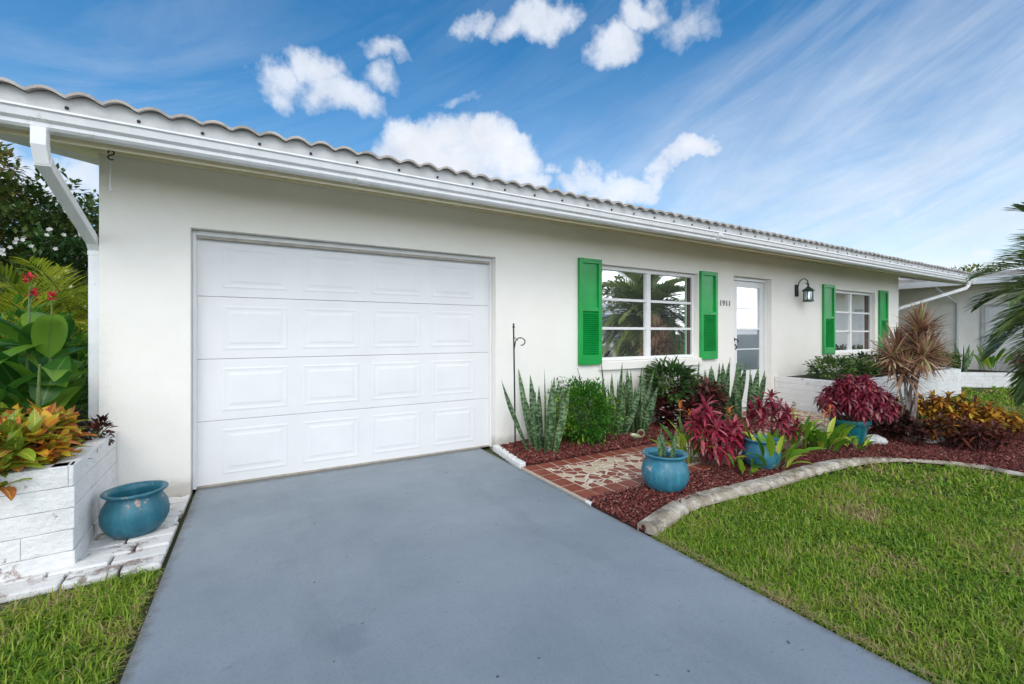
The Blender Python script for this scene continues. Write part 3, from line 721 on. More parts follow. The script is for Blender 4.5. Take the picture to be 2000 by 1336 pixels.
# barrel tiles: sine-wave sheets in overlapping courses
per = .1725; per = .172
def tile_sheet():
    m = MB(); courses = 13; nx = int((RX1 - RX0) / per) * 8
    def wv(x, up):
        p = (x / per) % 1.0
        return .040 * sin(pi * p) ** .9 + .004 * sin(int(x / per) * 7.3) * sin(pi * p)
    for side in (0, 1):
        for c in range(courses):
            ya = EY - .07 + c * (RY - EY) / courses; yb = ya + (RY - EY) / courses + .05
            base = len(m.v); vs = []; fs = []
            for i in range(nx + 1):
                x = RX0 + (RX1 - RX0) * i / nx
                w = wv(x, 0)
                if side and c > 1 and i % 1: continue
                for (yy, lift) in ((ya, .030), (yb, .002)):
                    z = eave_z(yy) + th + lift + w
                    Y = yy if side == 0 else 2 * RY - yy
                    vs += [(x, Y, z + .018), (x, Y, z)]
            for i in range(nx):
                a = i * 4; b = a + 4
                fs += [(a, b, b + 2, a + 2), (a + 1, a + 3, b + 3, b + 1), (a, a + 1, b + 1, b)]
            m.add(vs, fs, .5)
    return m
tile_sheet().build('roof_tiles', M['tile'], roofo, smooth=False)
m = MB(); m.tube([(RX0, RY, zr + th + .05), (RX1, RY, zr + th + .05)], .09, 10); m.build('ridge_cap', M['tile'], roofo)
# scalloped flashing that closes the tile ends
m = MB(); nx = int((RX1 - RX0) / per) * 8; vs = []; fs = []
for i in range(nx + 1):
    x = RX0 + (RX1 - RX0) * i / nx
    w = .040 * sin(pi * ((x / per) % 1.0)) ** .9 + .004 * sin(int(x / per) * 7.3) * sin(pi * ((x / per) % 1.0))
    zt2 = eave_z(EY - .02) + th + .022 + w
    vs += [(x, EY - .022, 2.60), (x, EY - .022, zt2), (x, EY - .004, 2.60), (x, EY - .004, zt2)]
for i in range(nx):
    a = i * 4; b = a + 4; fs += [(a, b, b + 1, a + 1), (a + 2, a + 3, b + 3, b + 2), (a + 1, b + 1, b + 3, a + 3)]
m.add(vs, fs); flash = m.build('flashing', M['flash'], roofo)
x = -1.029 - .345 * 1
while x < RX1:
    m = MB(); m.lathe((x, EY - .026, 2.70), [(.006, -.009), (.010, -.005), (.010, .005), (.006, .009)], 8); x += .3445
    m.build('weep_hole', M['darkhole'], flash)  # solid bead, the dark of the hole is painted on
# gutter (K style)
m = MB()
gp = [(EY - .024, 2.520), (3.66, 2.520), (3.645, 2.535), (3.643, 2.556), (3.622, 2.572), (3.618, 2.588), (3.612, 2.612), (3.60, 2.620), (3.60, 2.632), (3.613, 2.632), (3.625, 2.60), (3.66, 2.56), (EY - .035, 2.55), (EY - .035, 2.645), (EY - .024, 2.645)]
m.extx([(a, b) for a, b in gp], RX0 - .02, RX1 - .05)
gut = m.build('gutter', M['gutter'], house)
m = MB(); m.extx([(EY - .026, 2.515), (3.655, 2.515), (3.60, 2.575), (3.597, 2.636), (EY - .026, 2.636)], RX1 - .05, RX1 - .035)
m.build('gutter_cap', M['gutter'], gut); m = MB()
m.extx([(EY - .026, 2.517), (3.655, 2.517), (3.606, 2.58), (3.596, 2.635), (3.62, 2.637), (3.64, 2.60), (3.66, 2.545), (EY - .04, 2.545)], 5.2, 5.28)
m.build('gutter_joint', M['gutter'], gut)
# downspouts
def spout(pts, label, sq=(.05, .044)):
    m = MB(); m.tube(pts, 1, 4, sq=sq); o = m.build('downspout', M['pipe'], house, bevel=.006); o['label'] = label
    for i in (2, 4):
        a = Vector(pts[i]); b = Vector(pts[i + 1]); d = (b - a).normalized()
        m = MB(); m.tube([a + d * .0, a + d * .035], 1, 4, sq=(sq[0] + .004, sq[1] + .004))
        m.build('joint_collar', M['pipe'], o, bevel=.003)
    return o
spout([(-1.13, 3.67, 2.53), (-1.13, 3.67, 2.43), (-1.128, 3.70, 2.345), (-1.082, 4.42, 2.00), (-1.078, 4.475, 1.93), (-1.078, 4.475, .08), (-1.078, 4.42, .03)], 'white downspout slanting from the gutter to the left wall corner')
spout([(14.95, 3.67, 2.53), (14.93, 3.68, 2.45), (14.85, 3.71, 2.39), (13.2, 4.42, 1.90), (13.14, 4.475, 1.82), (13.14, 4.475, .08), (13.14, 4.40, .03)], 'grey downspout slanting back under the right roof overhang')

# garage door
DY = 4.52
m = MB(); rows = [0.012, .556, 1.085, 1.62, 2.125]
gd_rows = MB()
for r in range(4):
    z0, z1 = rows[r] + .0015, rows[r + 1] - .0015
    gd_rows.box(-.455, 2.30, DY, DY + .04, z0, z1)
gdo = gd_rows.build('garage_door', M['door'], house, bevel=.003); gdo['label'] = 'white raised panel sectional garage door'
for r in range(4):
    zc0 = rows[r] + .075; zc1 = rows[r + 1] - .075
    for c in range(4):
        x0 = -.275 + c * .628; x1 = x0 + .505
        for (ins, y) in ((0, 0),):
            m = MB()
            rings = [(0, DY - .0005), (.014, DY - .0035), (.030, DY - .001), (.048, DY - .001), (.068, DY - .0045)]
            vs = []
            for (d, yy) in rings: vs += [(x0 + d, yy, zc0 + d), (x1 - d, yy, zc0 + d), (x1 - d, yy, zc1 - d), (x0 + d, yy, zc1 - d)]
            fs = []
            for i in range(len(rings) - 1):
                for k in range(4): fs.append((i * 4 + k, i * 4 + (k + 1) % 4, (i + 1) * 4 + (k + 1) % 4, (i + 1) * 4 + k))
            e = (len(rings) - 1) * 4; fs.append((e, e + 1, e + 2, e + 3)); m.add(vs, fs)
            m.build('raised_panel', M['door'], gdo)
m = MB(); m.box(-.46, 2.305, DY - .012, DY + .03, .001, .016); m.build('bottom_seal', M['strip'], gdo)
m = MB()
m.box(GX0 + .002, -.452, DY - .03, DY + .05, 0, GZ - .002); m.box(2.297, GX1 - .002, DY - .03, DY + .05, 0, GZ - .002)
m.box(-.452, 2.297, DY - .03, DY + .05, 2.128, GZ - .002)
gfo = m.build('garage_frame', M['white'], house, bevel=.004)
m = MB(); m.box(-.445, 2.29, DY - .045, DY - .031, 2.10, 2.122)
m.build('weather_strip', M['strip'], gfo)
# windows
def window(x0, x1, z0, z1, cols, rows_, label, cur):
    y = WY + .10
    m = MB(); t = .045
    m.box(x0 + .003, x0 + t, y - .03, y + .05, z0 + .003, z1 - .003); m.box(x1 - t, x1 - .003, y - .03, y + .05, z0 + .003, z1 - .003)
    m.box(x0 + t, x1 - t, y - .03, y + .05, z0 + .003, z0 + t); m.box(x0 + t, x1 - t, y - .03, y + .05, z1 - t - .01, z1 - .003)
    w = m.build('window', M['white'], house, bevel=.004); w['label'] = label
    m = MB(); xm = (x0 + x1) / 2
    m.box(xm - .04, xm + .04, y - .02, y + .04, z0 + t, z1 - t - .01); m.build('mullion', M['white'], w, bevel=.003)
    hz_ = (z1 - z0 - 2 * t - .01) / rows_
    for r in range(1, rows_):
        z = z0 + t + hz_ * r
        for (xa, xb) in ((x0 + t, xm - .042), (xm + .042, x1 - t)):
            m = MB(); m.box(xa, xb, y - .012, y + .03, z - .018, z + .018); m.build('muntin', M['white'], w, bevel=.003)
    m = MB(); m.box(x0 + t, x1 - t, y + .012, y + .018, z0 + t, z1 - t - .01); m.build('pane', M['glass'], w)
    m = MB(); m.box(x1 - t - cur, x1 - t, y + .004, y + .010, z0 + t, z1 - t - .012); m.build('pane_strip', M['pane_brown'], w)  # flat dark brown strip over the right end of the pane
    m = MB()
    m.box(x0 - .03, x1 + .04, WY - .045, WY + .095, z0 - .11, z0 - .002); m.build('sill', M['stucco'], w, bevel=.006)
window(3.88, 5.84, .93, 2.215, 2, 3, 'large white six pane window reflecting a palm and parked car', .07)
window(10.0, 11.86, .90, 2.19, 2, 3, 'white six pane window right of the front door above the planter', .16)
# shutters
def shutter(x0, x1, label):
    z0, z1 = .90, 2.26; ya, yb = WY - .045, WY - .004; t = .055
    m = MB()
    m.box(x0, x0 + t, ya, yb, z0, z1); m.box(x1 - t, x1, ya, yb, z0, z1)
    for a, b in ((z0, z0 + .12), (1.585, 1.635), (z1 - .06, z1)): m.box(x0 + t, x1 - t, ya, yb, a, b)
    o = m.build('shutter', M['green'], house, bevel=.003); o['label'] = label
    m = MB(); m.box(x0 + t, x1 - t, yb - .016, yb - .004, 1.635, z1 - .06); m.build('flat_panel', M['green'], o)
    m = MB(); z = z0 + .135
    m.box(x0 + t, x1 - t, yb - .008, yb - .004, z0 + .12, 1.585)
    while z < 1.575:
        c = Vector(((x0 + x1) / 2, yb - .022, z)); d = Vector((0, .018, .013))
        m.obox(c, Vector(((x1 - x0) / 2 - t, 0, 0)), d, Vector((0, -.0018, .0025))); z += .025
    m.build('louvres', M['green'], o)
shutter(3.50, 3.87, 'bright green half louvred shutter left of the large window')
shutter(5.862, 6.262, 'bright green shutter between the large window and the house number')
shutter(9.55, 9.985, 'bright green shutter right of the wall lantern')
shutter(12.0, 12.42, 'bright green shutter at the far right end of the wall')
# front door
m = MB(); x0, x1, z1 = 6.80, 7.78, 2.235; y = WY + .12
m.box(6.743, 6.80, y - .04, y + .04, .0, 2.245); m.box(7.775, 7.817, y - .04, y + .04, .0, 2.245); m.box(6.80, 7.775, y - .04, y + .04, 2.195, 2.245)
m.build('door_frame', M['white'], house, bevel=.004)
m = MB(); gx0, gx1 = 7.0, 7.66
y -= .005
m.box(6.803, gx0, y, y + .035, .03, 2.19); m.box(gx1, 7.772, y, y + .035, .03, 2.19)
m.box(gx0, gx1, y, y + .035, .03, .665); m.box(gx0, gx1, y, y + .035, 2.09, 2.19); m.box(gx0, gx1, y, y + .035, 1.36, 1.39)
dr = m.build('front_door', M['white'], house, bevel=.003); dr['label'] = 'white storm door with glass above and grey screen below'
m = MB(); m.box(gx0, gx1, y + .014, y + .02, 1.39, 2.09); m.build('pane', M['glassd'], dr)
m = MB(); m.box(gx0, gx1, y + .014, y + .02, .665, 1.36); m.build('screen', M['screen'], dr)
for z in (1.02, 1.72):
    m = MB(); m.box(gx0, gx1, y + .006, y + .013, z, z + .018); m.build('push_bar', M['white'], dr)
m = MB(); m.lathe((0, 0, 0), [(.03, 0), (.036, .006), (.026, .016)], 16)
m.v = [(6.90 + a, y - c, 1.20 + b) for a, b, c in m.v]
m.tube([(6.90, y - .01, 1.20), (6.90, y - .05, 1.20), (6.93, y - .055, 1.19), (6.95, y - .05, 1.15)], .011, 8)
m.tube([(6.93, y - .012, 1.12), (6.945, y - .03, 1.07), (6.94, y - .012, 1.03)], .009, 8)
m.build('handle', M['black'], dr)
m = MB(); m.box(6.74, 7.82, WY - .03, WY + .10, -.02, .028); m.build('threshold', M['sandc'], house, bevel=.004)
# house number
nx_ = 6.355
for ch in '1911':
    fc = bpy.data.curves.new('house_number', 'FONT'); fc.body = ch; fc.size = .125; fc.extrude = .006
    to = bpy.data.objects.new('house_number', fc); COL.objects.link(to)
    dg = bpy.context.evaluated_depsgraph_get(); me = bpy.data.meshes.new_from_object(to.evaluated_get(dg)); bpy.data.objects.remove(to)
    no = bpy.data.objects.new('house_number', me); COL.objects.link(no); no.parent = house
    no.location = Vector((nx_, WY - .008, 1.745)) - ORG[house]; no.rotation_euler = (radians(90), 0, 0)
    me.materials.clear(); me.materials.append(M['number']); no['label'] = 'small grey metal house number digit ' + ch
    nx_ += .075

# wall lantern
lx, lz = 8.77, 2.03; ly = WY - .15
wl = thing('wall_lantern', (8.6, WY, 2.1), 'black scrolled wall lantern with glass cage between door and right window', 'lamp')
m = MB(); m.box(8.56, 8.66, WY - .03, WY - .001, 1.98, 2.20); m.build('back_plate', M['black'], wl, bevel=.014)
m = MB(); pts = []
pts = [(8.61, WY - .03, 2.14), (8.615, WY - .05, 2.22)]
cx, cz, r0 = 8.675, 2.235, .068
for k in range(15):
    a = pi - k * (pi * 1.75) / 14; r = r0 * (1 - .045 * k) if k > 7 else r0
    pts.append((cx + r * cos(a), WY - .06 - .09 * min(1, k / 8), cz + r * sin(a)))
m.tube(pts, .009, 8); m.build('scroll_arm', M['black'], wl)
lcx = 8.735
m = MB(); m.lathe((lcx, ly, 2.085), [(.098, -.012), (.10, 0), (.08, .022), (.04, .055), (.018, .075), (.014, .11), (.02, .118), (.008, .135), (.003, .15)], 12)
m.build('cap', M['verdigris'], wl)
m = MB()
for k in range(6):
    a = k * pi / 3 + .3; c, s_ = cos(a), sin(a)
    m.box(lcx + .078 * c - .006, lcx + .078 * c + .006, ly + .078 * s_ - .006, ly + .078 * s_ + .006, 1.905, 2.075)
m.lathe((lcx, ly, 1.885), [(.04, -.01), (.09, 0), (.092, .02), (.076, .024)], 12)
m.build('cage', M['verdigris'], wl)
m = MB(); m.lathe((lcx, ly, 1.908), [(.062, 0), (.064, .02), (.064, .15), (.058, .165)], 16); m.build('glass', M['lampglass'], wl, smooth=True)

# S hook with cord
hk = thing('hanging_hook', (-.955, 4.05, 2.6), 'small black S hook with a white cord dangling under the left eave', 'hook')
def SP(px, py, y):
    a = ray(px, py); t = y / a[1]; return Vector((a[0] * t, y, H + a[2] * t))
c = SP(217, 303, 4.25); m = MB(); pts = []
for k in range(11):
    a = radians(-20 + 230 * k / 10); pts.append((c.x - .017 * cos(a), c.y, c.z + .017 + .017 * sin(a)))
pts = [p for p in pts][::1]
for k in range(1, 11):
    a = radians(90 + 0 - 230 * k / 10); pts.append((c.x - .017 * cos(a), c.y, c.z - .017 + .017 * sin(a)))
m.tube(pts, .0055, 6); m.build('hook', M['black'], hk)
m = MB(); m.tube([(c.x, c.y, c.z + .03), (c.x, c.y, eave_z(4.25) - .01)], .003, 5)
m.build('wire_loop', M['black'], hk); m = MB()
m.tube([(c.x - .004, c.y, c.z - .04), (c.x - .002, c.y, c.z - .12), (c.x - .005, c.y, c.z - .2), (c.x + .002, c.y, c.z - .265)], [.008, .008, .008, .012], 6)
m.build('cord', M['white'], hk)
# small screw heads / nail marks on the wall
for (px, py, r) in ((935, 440, .012), (718, 446, .006), (716, 410, .005)):
    p = SP(px, py, WY - .004); m = MB(); m.lathe((p.x, p.y, p.z), [(r * .6, -r), (r, 0), (r * .6, r)], 8)
    m.build('wall_screw', M['white'], house)

# ------------------------------------------------------------------ block planters
def block_course(m, p0, p1, z0, z1, L0, thick, jit=.004):
    p0 = Vector(p0); p1 = Vector(p1); d = (p1 - p0); ln = d.length; d.normalize(); nrm = Vector((d.y, -d.x, 0))
    x = -U(0, L0)
    while x < ln:
        a = max(x, 0); b = min(x + L0, ln)
        if b - a > .02:
            c = p0 + d * ((a + b) / 2) - nrm * (thick / 2) + nrm * U(-jit, jit); c.z = (z0 + z1) / 2
            m.obox(c, d * ((b - a) / 2 - .001), nrm * (thick / 2), Vector((0, 0, (z1 - z0) / 2 - .002)))
        x += L0
def planter(name, path, h, nc, thick, L0, label, soil_poly, loc, mortar=True):
    t = thing(name, loc, label, 'planter')
    m = MB()
    for c in range(nc):
        z0 = -.03 + c * (h + .03) / nc; z1 = -.03 + (c + 1) * (h + .03) / nc
        for i in range(len(path) - 1):
            ext = 0
            block_course(m, (*path[i], 0), (*path[i + 1], 0), z0, z1, L0, thick)
    m.build('block_wall', M['wbrick'], t, bevel=.0035)
    m = MB(); m.prism(soil_poly, .0, h - .02); m.build('soil', M['soil'], t)
    # mortar core
    m = MB()
    for i in range(len(path) - 1):
        a = Vector((*path[i], 0)); b = Vector((*path[i + 1], 0)); d = (b - a).normalized(); nrm = Vector((d.y, -d.x, 0))
        c = (a + b) / 2 - nrm * thick / 2; c.z = (h - .02) / 2 - .01
        m.obox(c, d * ((b - a).length / 2 - .008), nrm * (thick / 2 - .008), Vector((0, 0, (h - .02) / 2)))
    m.build('mortar', M['mortar'], t)
    return t
planter('block_planter', [(-3.6, 3.02), (-.90, 3.36), (-.935, 4.385)], .57, 5, .10, 1.1,
        'white painted block planter at the left corner of the house full of croton', [(-3.5, 3.12), (-1.00, 3.44), (-1.03, 4.6), (-1.2, 7), (-3.5, 7)], (-1.5, 3.6, 0))
planter('block_planter', [(7.90, 4.39), (7.90, 3.30), (12.95, 3.30), (13.22, 3.5), (13.22, 4.39)], .54, 6, .13, 1.6,
        'long white block planter under the right window beside the front door', [(8.0, 3.4), (13.1, 3.4), (13.1, 4.38), (8.0, 4.38)], (10.5, 3.8, 0))

# ------------------------------------------------------------------ pots
def pot(loc, r, h, mat, label, kind='round', soil=.8):
    t = thing('plant_pot', loc, label, 'plant pot')
    m = MB()
    if kind == 'round':
        pr = [(.58, 0), (.66, .02), (.86, .16), (.985, .34), (1.0, .50), (.95, .66), (.83, .80), (.79, .86), (.80, .90), (.93, .945), (.965, .97), (.955, .995), (.90, 1.0), (.80, .985), (.74, .93), (.72, .86), (.80, .72), (.80, .70)]
    else:
        pr = [(.66, 0), (.68, .015), (.86, .74), (.90, .78), (.975, .82), (1.0, .86), (1.0, .97), (.985, 1.0), (.93, 1.0), (.90, .96), (.86, .8), (.84, .78)]
    m.lathe(loc, [(a * r, b * h) for a, b in pr], 48)
    if kind != 'round':
        n = 48; vs = []
        for i, v in enumerate(m.v):
            k = i // n; z = (v[2] - loc[2]) / h
            if k < 4 and (i % n) % 4 in (0, 1):
                vs.append((loc[0] + (v[0] - loc[0]) * .965, loc[1] + (v[1] - loc[1]) * .965, v[2]))
            else: vs.append(v)
        m.v = vs
    o = m.build('pot_body', mat, t, smooth=True)
    m = MB(); sr = .70 * r if kind == 'round' else .84 * r
    m.lathe((loc[0], loc[1], loc[2] + soil * h), [(sr * .99, -.05), (sr, 0), (sr * .5, .006), (.005, .008)], 24)
    m.build('soil', M['soil'], t)
    return t
pot((-.70, 3.72, .004), .178, .285, M['pot'], 'empty dark teal glazed pot beside the left block planter', soil=.62)
pot((2.90, 2.50, .02), .188, .305, M['pot2'], 'faded blue pot holding small snake plant shoots at the walkway corner', soil=.80)
pot((4.17, 2.44, .02), .165, .28, M['pot2'], 'faded blue pot with rim half hidden behind red and lime plants', soil=.75)
pot((6.10, 2.51, .02), .205, .27, M['pot3'], 'fluted teal tub carrying the drooping dark red plant', 'tub', soil=.88)

# ------------------------------------------------------------------ plant generators
GA = 2.39996
def plant(name, loc, label, cat, group=None): return thing(name, loc, label, cat, group)

def snake(loc, n, h, spread, label, mat='l_snake', wd=.082):
    t = plant('snake_plant', loc, label, 'snake plant', 'snake plants')
    m = MB()
    for i in range(n):
        a = i * GA + U(-.3, .3); rr = spread * .30 * sqrt((i + .5) / n)
        lean = U(.02, .12) + .42 * (rr / (spread * .30)) ** 2 * U(.10, 1.05)
        d = dirv(a, pi / 2 - lean)
        ln = h * U(.62, 1.0) * (1 if i > 2 else 1.05)
        m.leaf((loc[0] + rr * sin(a), loc[1] + rr * cos(a), loc[2]), d, ln, U(.85, 1.2) * wd, U(-.15, .12), .35, 8, 'sword', roll=U(-pi, pi), tint=R(), wave=.035)
    m.build('foliage', M[mat], t, smooth=True); return t
snake(G(1062, 882, .01), 14, .98, .62, 'tall banded snake plant clump nearest the driveway, beside the hook pole')
snake(G(1192, 850, .01), 15, 1.0, .56, 'tall snake plant clump behind the bright green bush under the large window')
snake(G(1242, 846, .01), 13, .88, .46, 'snake plant clump behind the wire bird ornament')
snake(G(1402, 822, .01), 24, .95, .74, 'broad snake plant clump between the dark shrub and the front door')
snake(G(1450, 824, .01), 14, .86, .66, 'splayed snake plant clump just left of the front door')
snake((5.45, 4.25, .01), 6, .9, .22, 'thin snake plant spears against the wall behind the dark shrubs')
snake((2.90, 2.50, .24), 5, .33, .22, 'few small snake plant shoots growing in the faded blue corner pot', wd=.036)

def bush(name, loc, rx, ry, h, nl, lsize, mat, label, cat, group=None, prof='ovate', zlo=.0, tints=(0, 1), clump=26, stems=True, lw=.45, droop=.4, stemmat='stemg', lump=.22):
    t = plant(name, loc, label, cat, group)
    m = MB(); cl = []
    for i in range(clump):
        a = i * GA; u = 1 - 2 * (i + .5) / clump; s_ = sqrt(1 - u * u)
        k = U(.62, 1.0)
        cl.append((Vector((rx * s_ * cos(a) * k, ry * s_ * sin(a) * k, h * .5 + h * .5 * u * k)), U(.25, .5), U(*tints)))
    per = nl // clump
    for (c, r, tb) in cl:
        cr = r * min(rx, ry, h / 2) * 1.25
        for j in range(per):
            o = Vector((random.gauss(0, 1), random.gauss(0, 1), random.gauss(0, 1))).normalized() * cr * R() ** .5
            p = c + o
            out = (p - Vector((0, 0, h * .4))).normalized()
            d = (out + Vector((U(-1, 1), U(-1, 1), U(-.6, .9))) * .75).normalized()
            if p.z + loc[2] < loc[2] + zlo: p.z = zlo + U(0, .03)
            m.leaf(Vector(loc) + p, d, lsize * U(.7, 1.25), lsize * lw * U(.8, 1.2), droop, .3, 3, prof, roll=U(-.8, .8), tint=min(1, max(0, tb * .75 + U(-.2, .35))))
    m.build('foliage', M[mat], t)
    if stems:
        m = MB()
        for i in range(10):
            c = cl[(i * 3) % clump][0] * .85
            m.tube([Vector(loc) + Vector((U(-.03, .03), U(-.03, .03), -.02)), Vector(loc) + Vector((c.x * .4, c.y * .4, c.z * .5)), Vector(loc) + c], [.012, .008, .004], 5)
        m.build('stems', M[stemmat], t)
    return t
bp = G(1140, 866, .01)
bush('shrub', (bp[0], bp[1], 0.02), .36, .30, .72, 5600, .048, 'l_bush', 'rounded bright green bush between two snake plant clumps', 'shrub', clump=64, lw=.36)
def rosette(m, c, n, ln, wd, el0, el1, droop, tints, fold=.25, seg=4, prof='lance', az0=0, wave=0):
    for i in range(n):
        f = i / max(1, n - 1); a = az0 + i * GA + U(-.2, .2)
        e = el0 + (el1 - el0) * f + U(-.12, .12)
        m.leaf(c, dirv(a, e), ln * U(.75, 1.1), wd * U(.8, 1.15), droop * U(.7, 1.3), fold, seg, prof, roll=U(-.3, .3), tint=U(*tints), wave=wave)
def rosette_plant(name, loc, heads, n, ln, wd, mat, label, cat, group=None, el=(1.3, -.5), droop=.8, tints=(0, 1), stem='stemr', fold=.25, seg=4, prof='lance', srad=.008, levels=1, lstep=.07, wave=0):
    t = plant(name, loc, label, cat, group); m = MB(); s_ = MB(); b = Vector(loc)
    for (dx, dy, z) in heads:
        top = b + Vector((dx, dy, z))
        for k in range(levels):
            c = top - Vector((dx * .25 * k / levels, dy * .25 * k / levels, k * lstep))
            rosette(m, c, n, ln * (1 + .1 * k), wd, el[0] if k == 0 else el[0] * .5, el[1], droop, tints, fold, seg, prof, az0=U(0, 6), wave=wave)
        s_.tube([b + Vector((dx * .15, dy * .15, -.02)), b + Vector((dx * .75, dy * .75, z * .5)), top], [srad * 1.3, srad, srad * .7], 6)
    m.build('foliage', M[mat], t, smooth=True); s_.build('stems', M[stem], t); return t

# dark croton shrubs against the wall under the window
cp = (4.86, 4.08, .01)
bush('shrub', (cp[0], cp[1], .40), .30, .24, .47, 900, .11, 'l_dark', 'dark green glossy shrub top reaching the window sill', 'shrub', clump=24, lw=.34, tints=(.1, 1), stems=True)
bush('shrub', (4.98, 3.98, .02), .36, .26, .50, 1500, .085, 'l_rcroton', 'low dark maroon shrub below the glossy green one', 'shrub', clump=30, lw=.5)
bush('shrub', (5.45, 4.0, .20), .26, .22, .42, 800, .085, 'l_rcroton', 'coppery red leaved shrub left of the broad snake plant clump', 'shrub', clump=20, lw=.45, tints=(.35, 1))
t = plant('white_flowers', (4.8, 3.80, .05), 'small white blossoms on a low plant in front of the dark maroon shrub', 'flowers')
for i in range(34):
    m = MB(); p = Vector((4.75 + random.gauss(0, .14), 3.84 + random.gauss(0, .05), .28 + random.gauss(0, .12)))
    for k in range(4):
        a = k * pi / 2 + U(-.3, .3); m.leaf(p, dirv(a + pi, .5), .026, .02, .2, .1, 2, 'ovate', tint=R())
    m.build('blossom', M['p_white'], t)
m = MB()
for i in range(60):
    a = U(0, 2 * pi); m.leaf((4.78 + random.gauss(0, .12), 3.84 + random.gauss(0, .05), U(.04, .3)), dirv(a, .6), .06, .022, .5, .2, 3, 'ovate', tint=U(0, .6))
m.build('foliage', M['l_dark'], t)

# red cordylines
b = G(1392, 915); b = (b[0], b[1] + .08, .02)
heads = [(0, 0, .56), (-.10, .05, .42), (.12, .03, .46), (.03, -.10, .36), (-.06, -.12, .22), (.20, -.05, .33), (.10, -.16, .20), (-.14, -.04, .30), (.06, .12, .44), (.24, .05, .36)]
rosette_plant('red_cordyline', b, heads, 15, .155, .032, 'l_red', 'tall bushy magenta red plant right behind the faded blue corner pot', 'red plant', 'red leaved plants', el=(1.25, -.7), droop=.95, levels=2, lstep=.06)
b = G(1447, 912); b = (b[0], b[1] + .06, .02)
rosette_plant('red_cordyline', b, [(0, 0, .36), (.10, .02, .30), (-.08, -.03, .28), (.04, -.08, .22), (.06, .08, .30)], 16, .15, .034, 'l_red', 'shorter magenta red plant touching the half hidden blue pot', 'red plant', 'red leaved plants', el=(1.25, -.6), droop=.9, tints=(.3, 1), levels=2, lstep=.05)
b = (4.74, 2.67, .02)
hd = [(0, 0, .60), (-.16, .03, .50), (.17, .0, .50), (-.25, -.05, .38), (.28, -.02, .38), (.08, -.12, .44), (-.08, -.14, .38), (.2, .1, .44), (-.18, .12, .46), (.0, .14, .5), (.34, .05, .28), (-.32, .05, .28), (.18, -.16, .3), (-.2, -.18, .26)]
rosette_plant('red_cordyline', b, hd, 18, .13, .026, 'l_red2', 'spreading maroon plant mound behind the half hidden blue pot', 'red plant', 'red leaved plants', el=(1.3, -.6), droop=.8, levels=2, lstep=.055)
# potted dark red plant with hanging leaves
b = (6.12, 2.50, .24); hd = []
for i in range(34):
    a = i * GA; rr = .47 * sqrt((i + .5) / 34); hd.append((rr * cos(a) + .05, rr * sin(a) * .75 - .02, .53 - 1.35 * rr * rr + U(-.05, .04)))
rosette_plant('red_shrub', b, hd, 30, .125, .030, 'l_red2', 'dome of drooping dark crimson leaves growing from the fluted teal tub', 'red shrub', 'red leaved plants', el=(1.0, -1.2), droop=1.5, levels=2, lstep=.07, srad=.007)

# lime ginger-like plants with orange bracts
def lime(loc, n, h, spread, label, flowers=0, wd=.05):
    t = plant('lime_leaf_plant', loc, label, 'leafy plant', 'lime green leafy plants'); m = MB(); fl = MB(); st = MB()
    for i in range(n):
        a = i * GA + U(-.3, .3); rr = spread * .5 * sqrt((i + .5) / n)
        c = Vector(loc) + Vector((rr * sin(a), rr * cos(a), U(0, h * .45)))
        m.leaf(c, dirv(a, U(.65, 1.35)), h * U(.5, .85), wd * U(.8, 1.25), U(.4, 1.1), .35, 5, 'lance', roll=U(-.5, .5), tint=U(0, 1))
        if i % 3 == 0: st.tube([(loc[0] + rr * .4 * sin(a), loc[1] + rr * .4 * cos(a), loc[2] - .02), c], [.005, .003], 5)
    for k in range(flowers):
        p = Vector(loc) + Vector((U(-.5, .5) * spread, U(-.2, .2) * spread, h * U(1.0, 1.25)))
        st.tube([Vector(loc), (p + Vector(loc)) / 2 + Vector((0, 0, .05)), p], [.004, .003, .003], 5)
        fl = MB()
        for j in range(6): fl.leaf(p + Vector((0, 0, .012 * j - .03)), dirv(j * 2.4 + k, U(.3, 1.1)), .055, .016, .1, .5, 3, 'lance', tint=R())
        fl.build('orange_bract', M['p_orange'], t)
    f = m.build('foliage', M['l_ginger'], t, smooth=True); st.build('stems', M['stemg'], t)
    return t
def GB(px, py, z=.02): p = G(px, py); return (p[0], p[1], z)
lime(GB(1345, 905), 26, .42, .30, 'lime leafy plant with orange bracts left of the tall magenta plant', 0)
lime(GB(1508, 922), 30, .40, .34, 'lime leafy plant with broad leaves in front of the half hidden blue pot', 0, .06)
lime(GB(1455, 935), 8, .18, .22, 'small low green sprig below the shorter magenta plant', 0)
lime(GB(1556, 882), 34, .40, .34, 'yellow green plant between the blue pot and the larger lime clump', 1)
lime(GB(1608, 886), 42, .36, .38, 'largest lime green clump in front of the fluted teal tub', 2, .058)
lime(GB(1672, 884), 14, .20, .24, 'small lime green sprig at the foot of the fluted teal tub', 0)
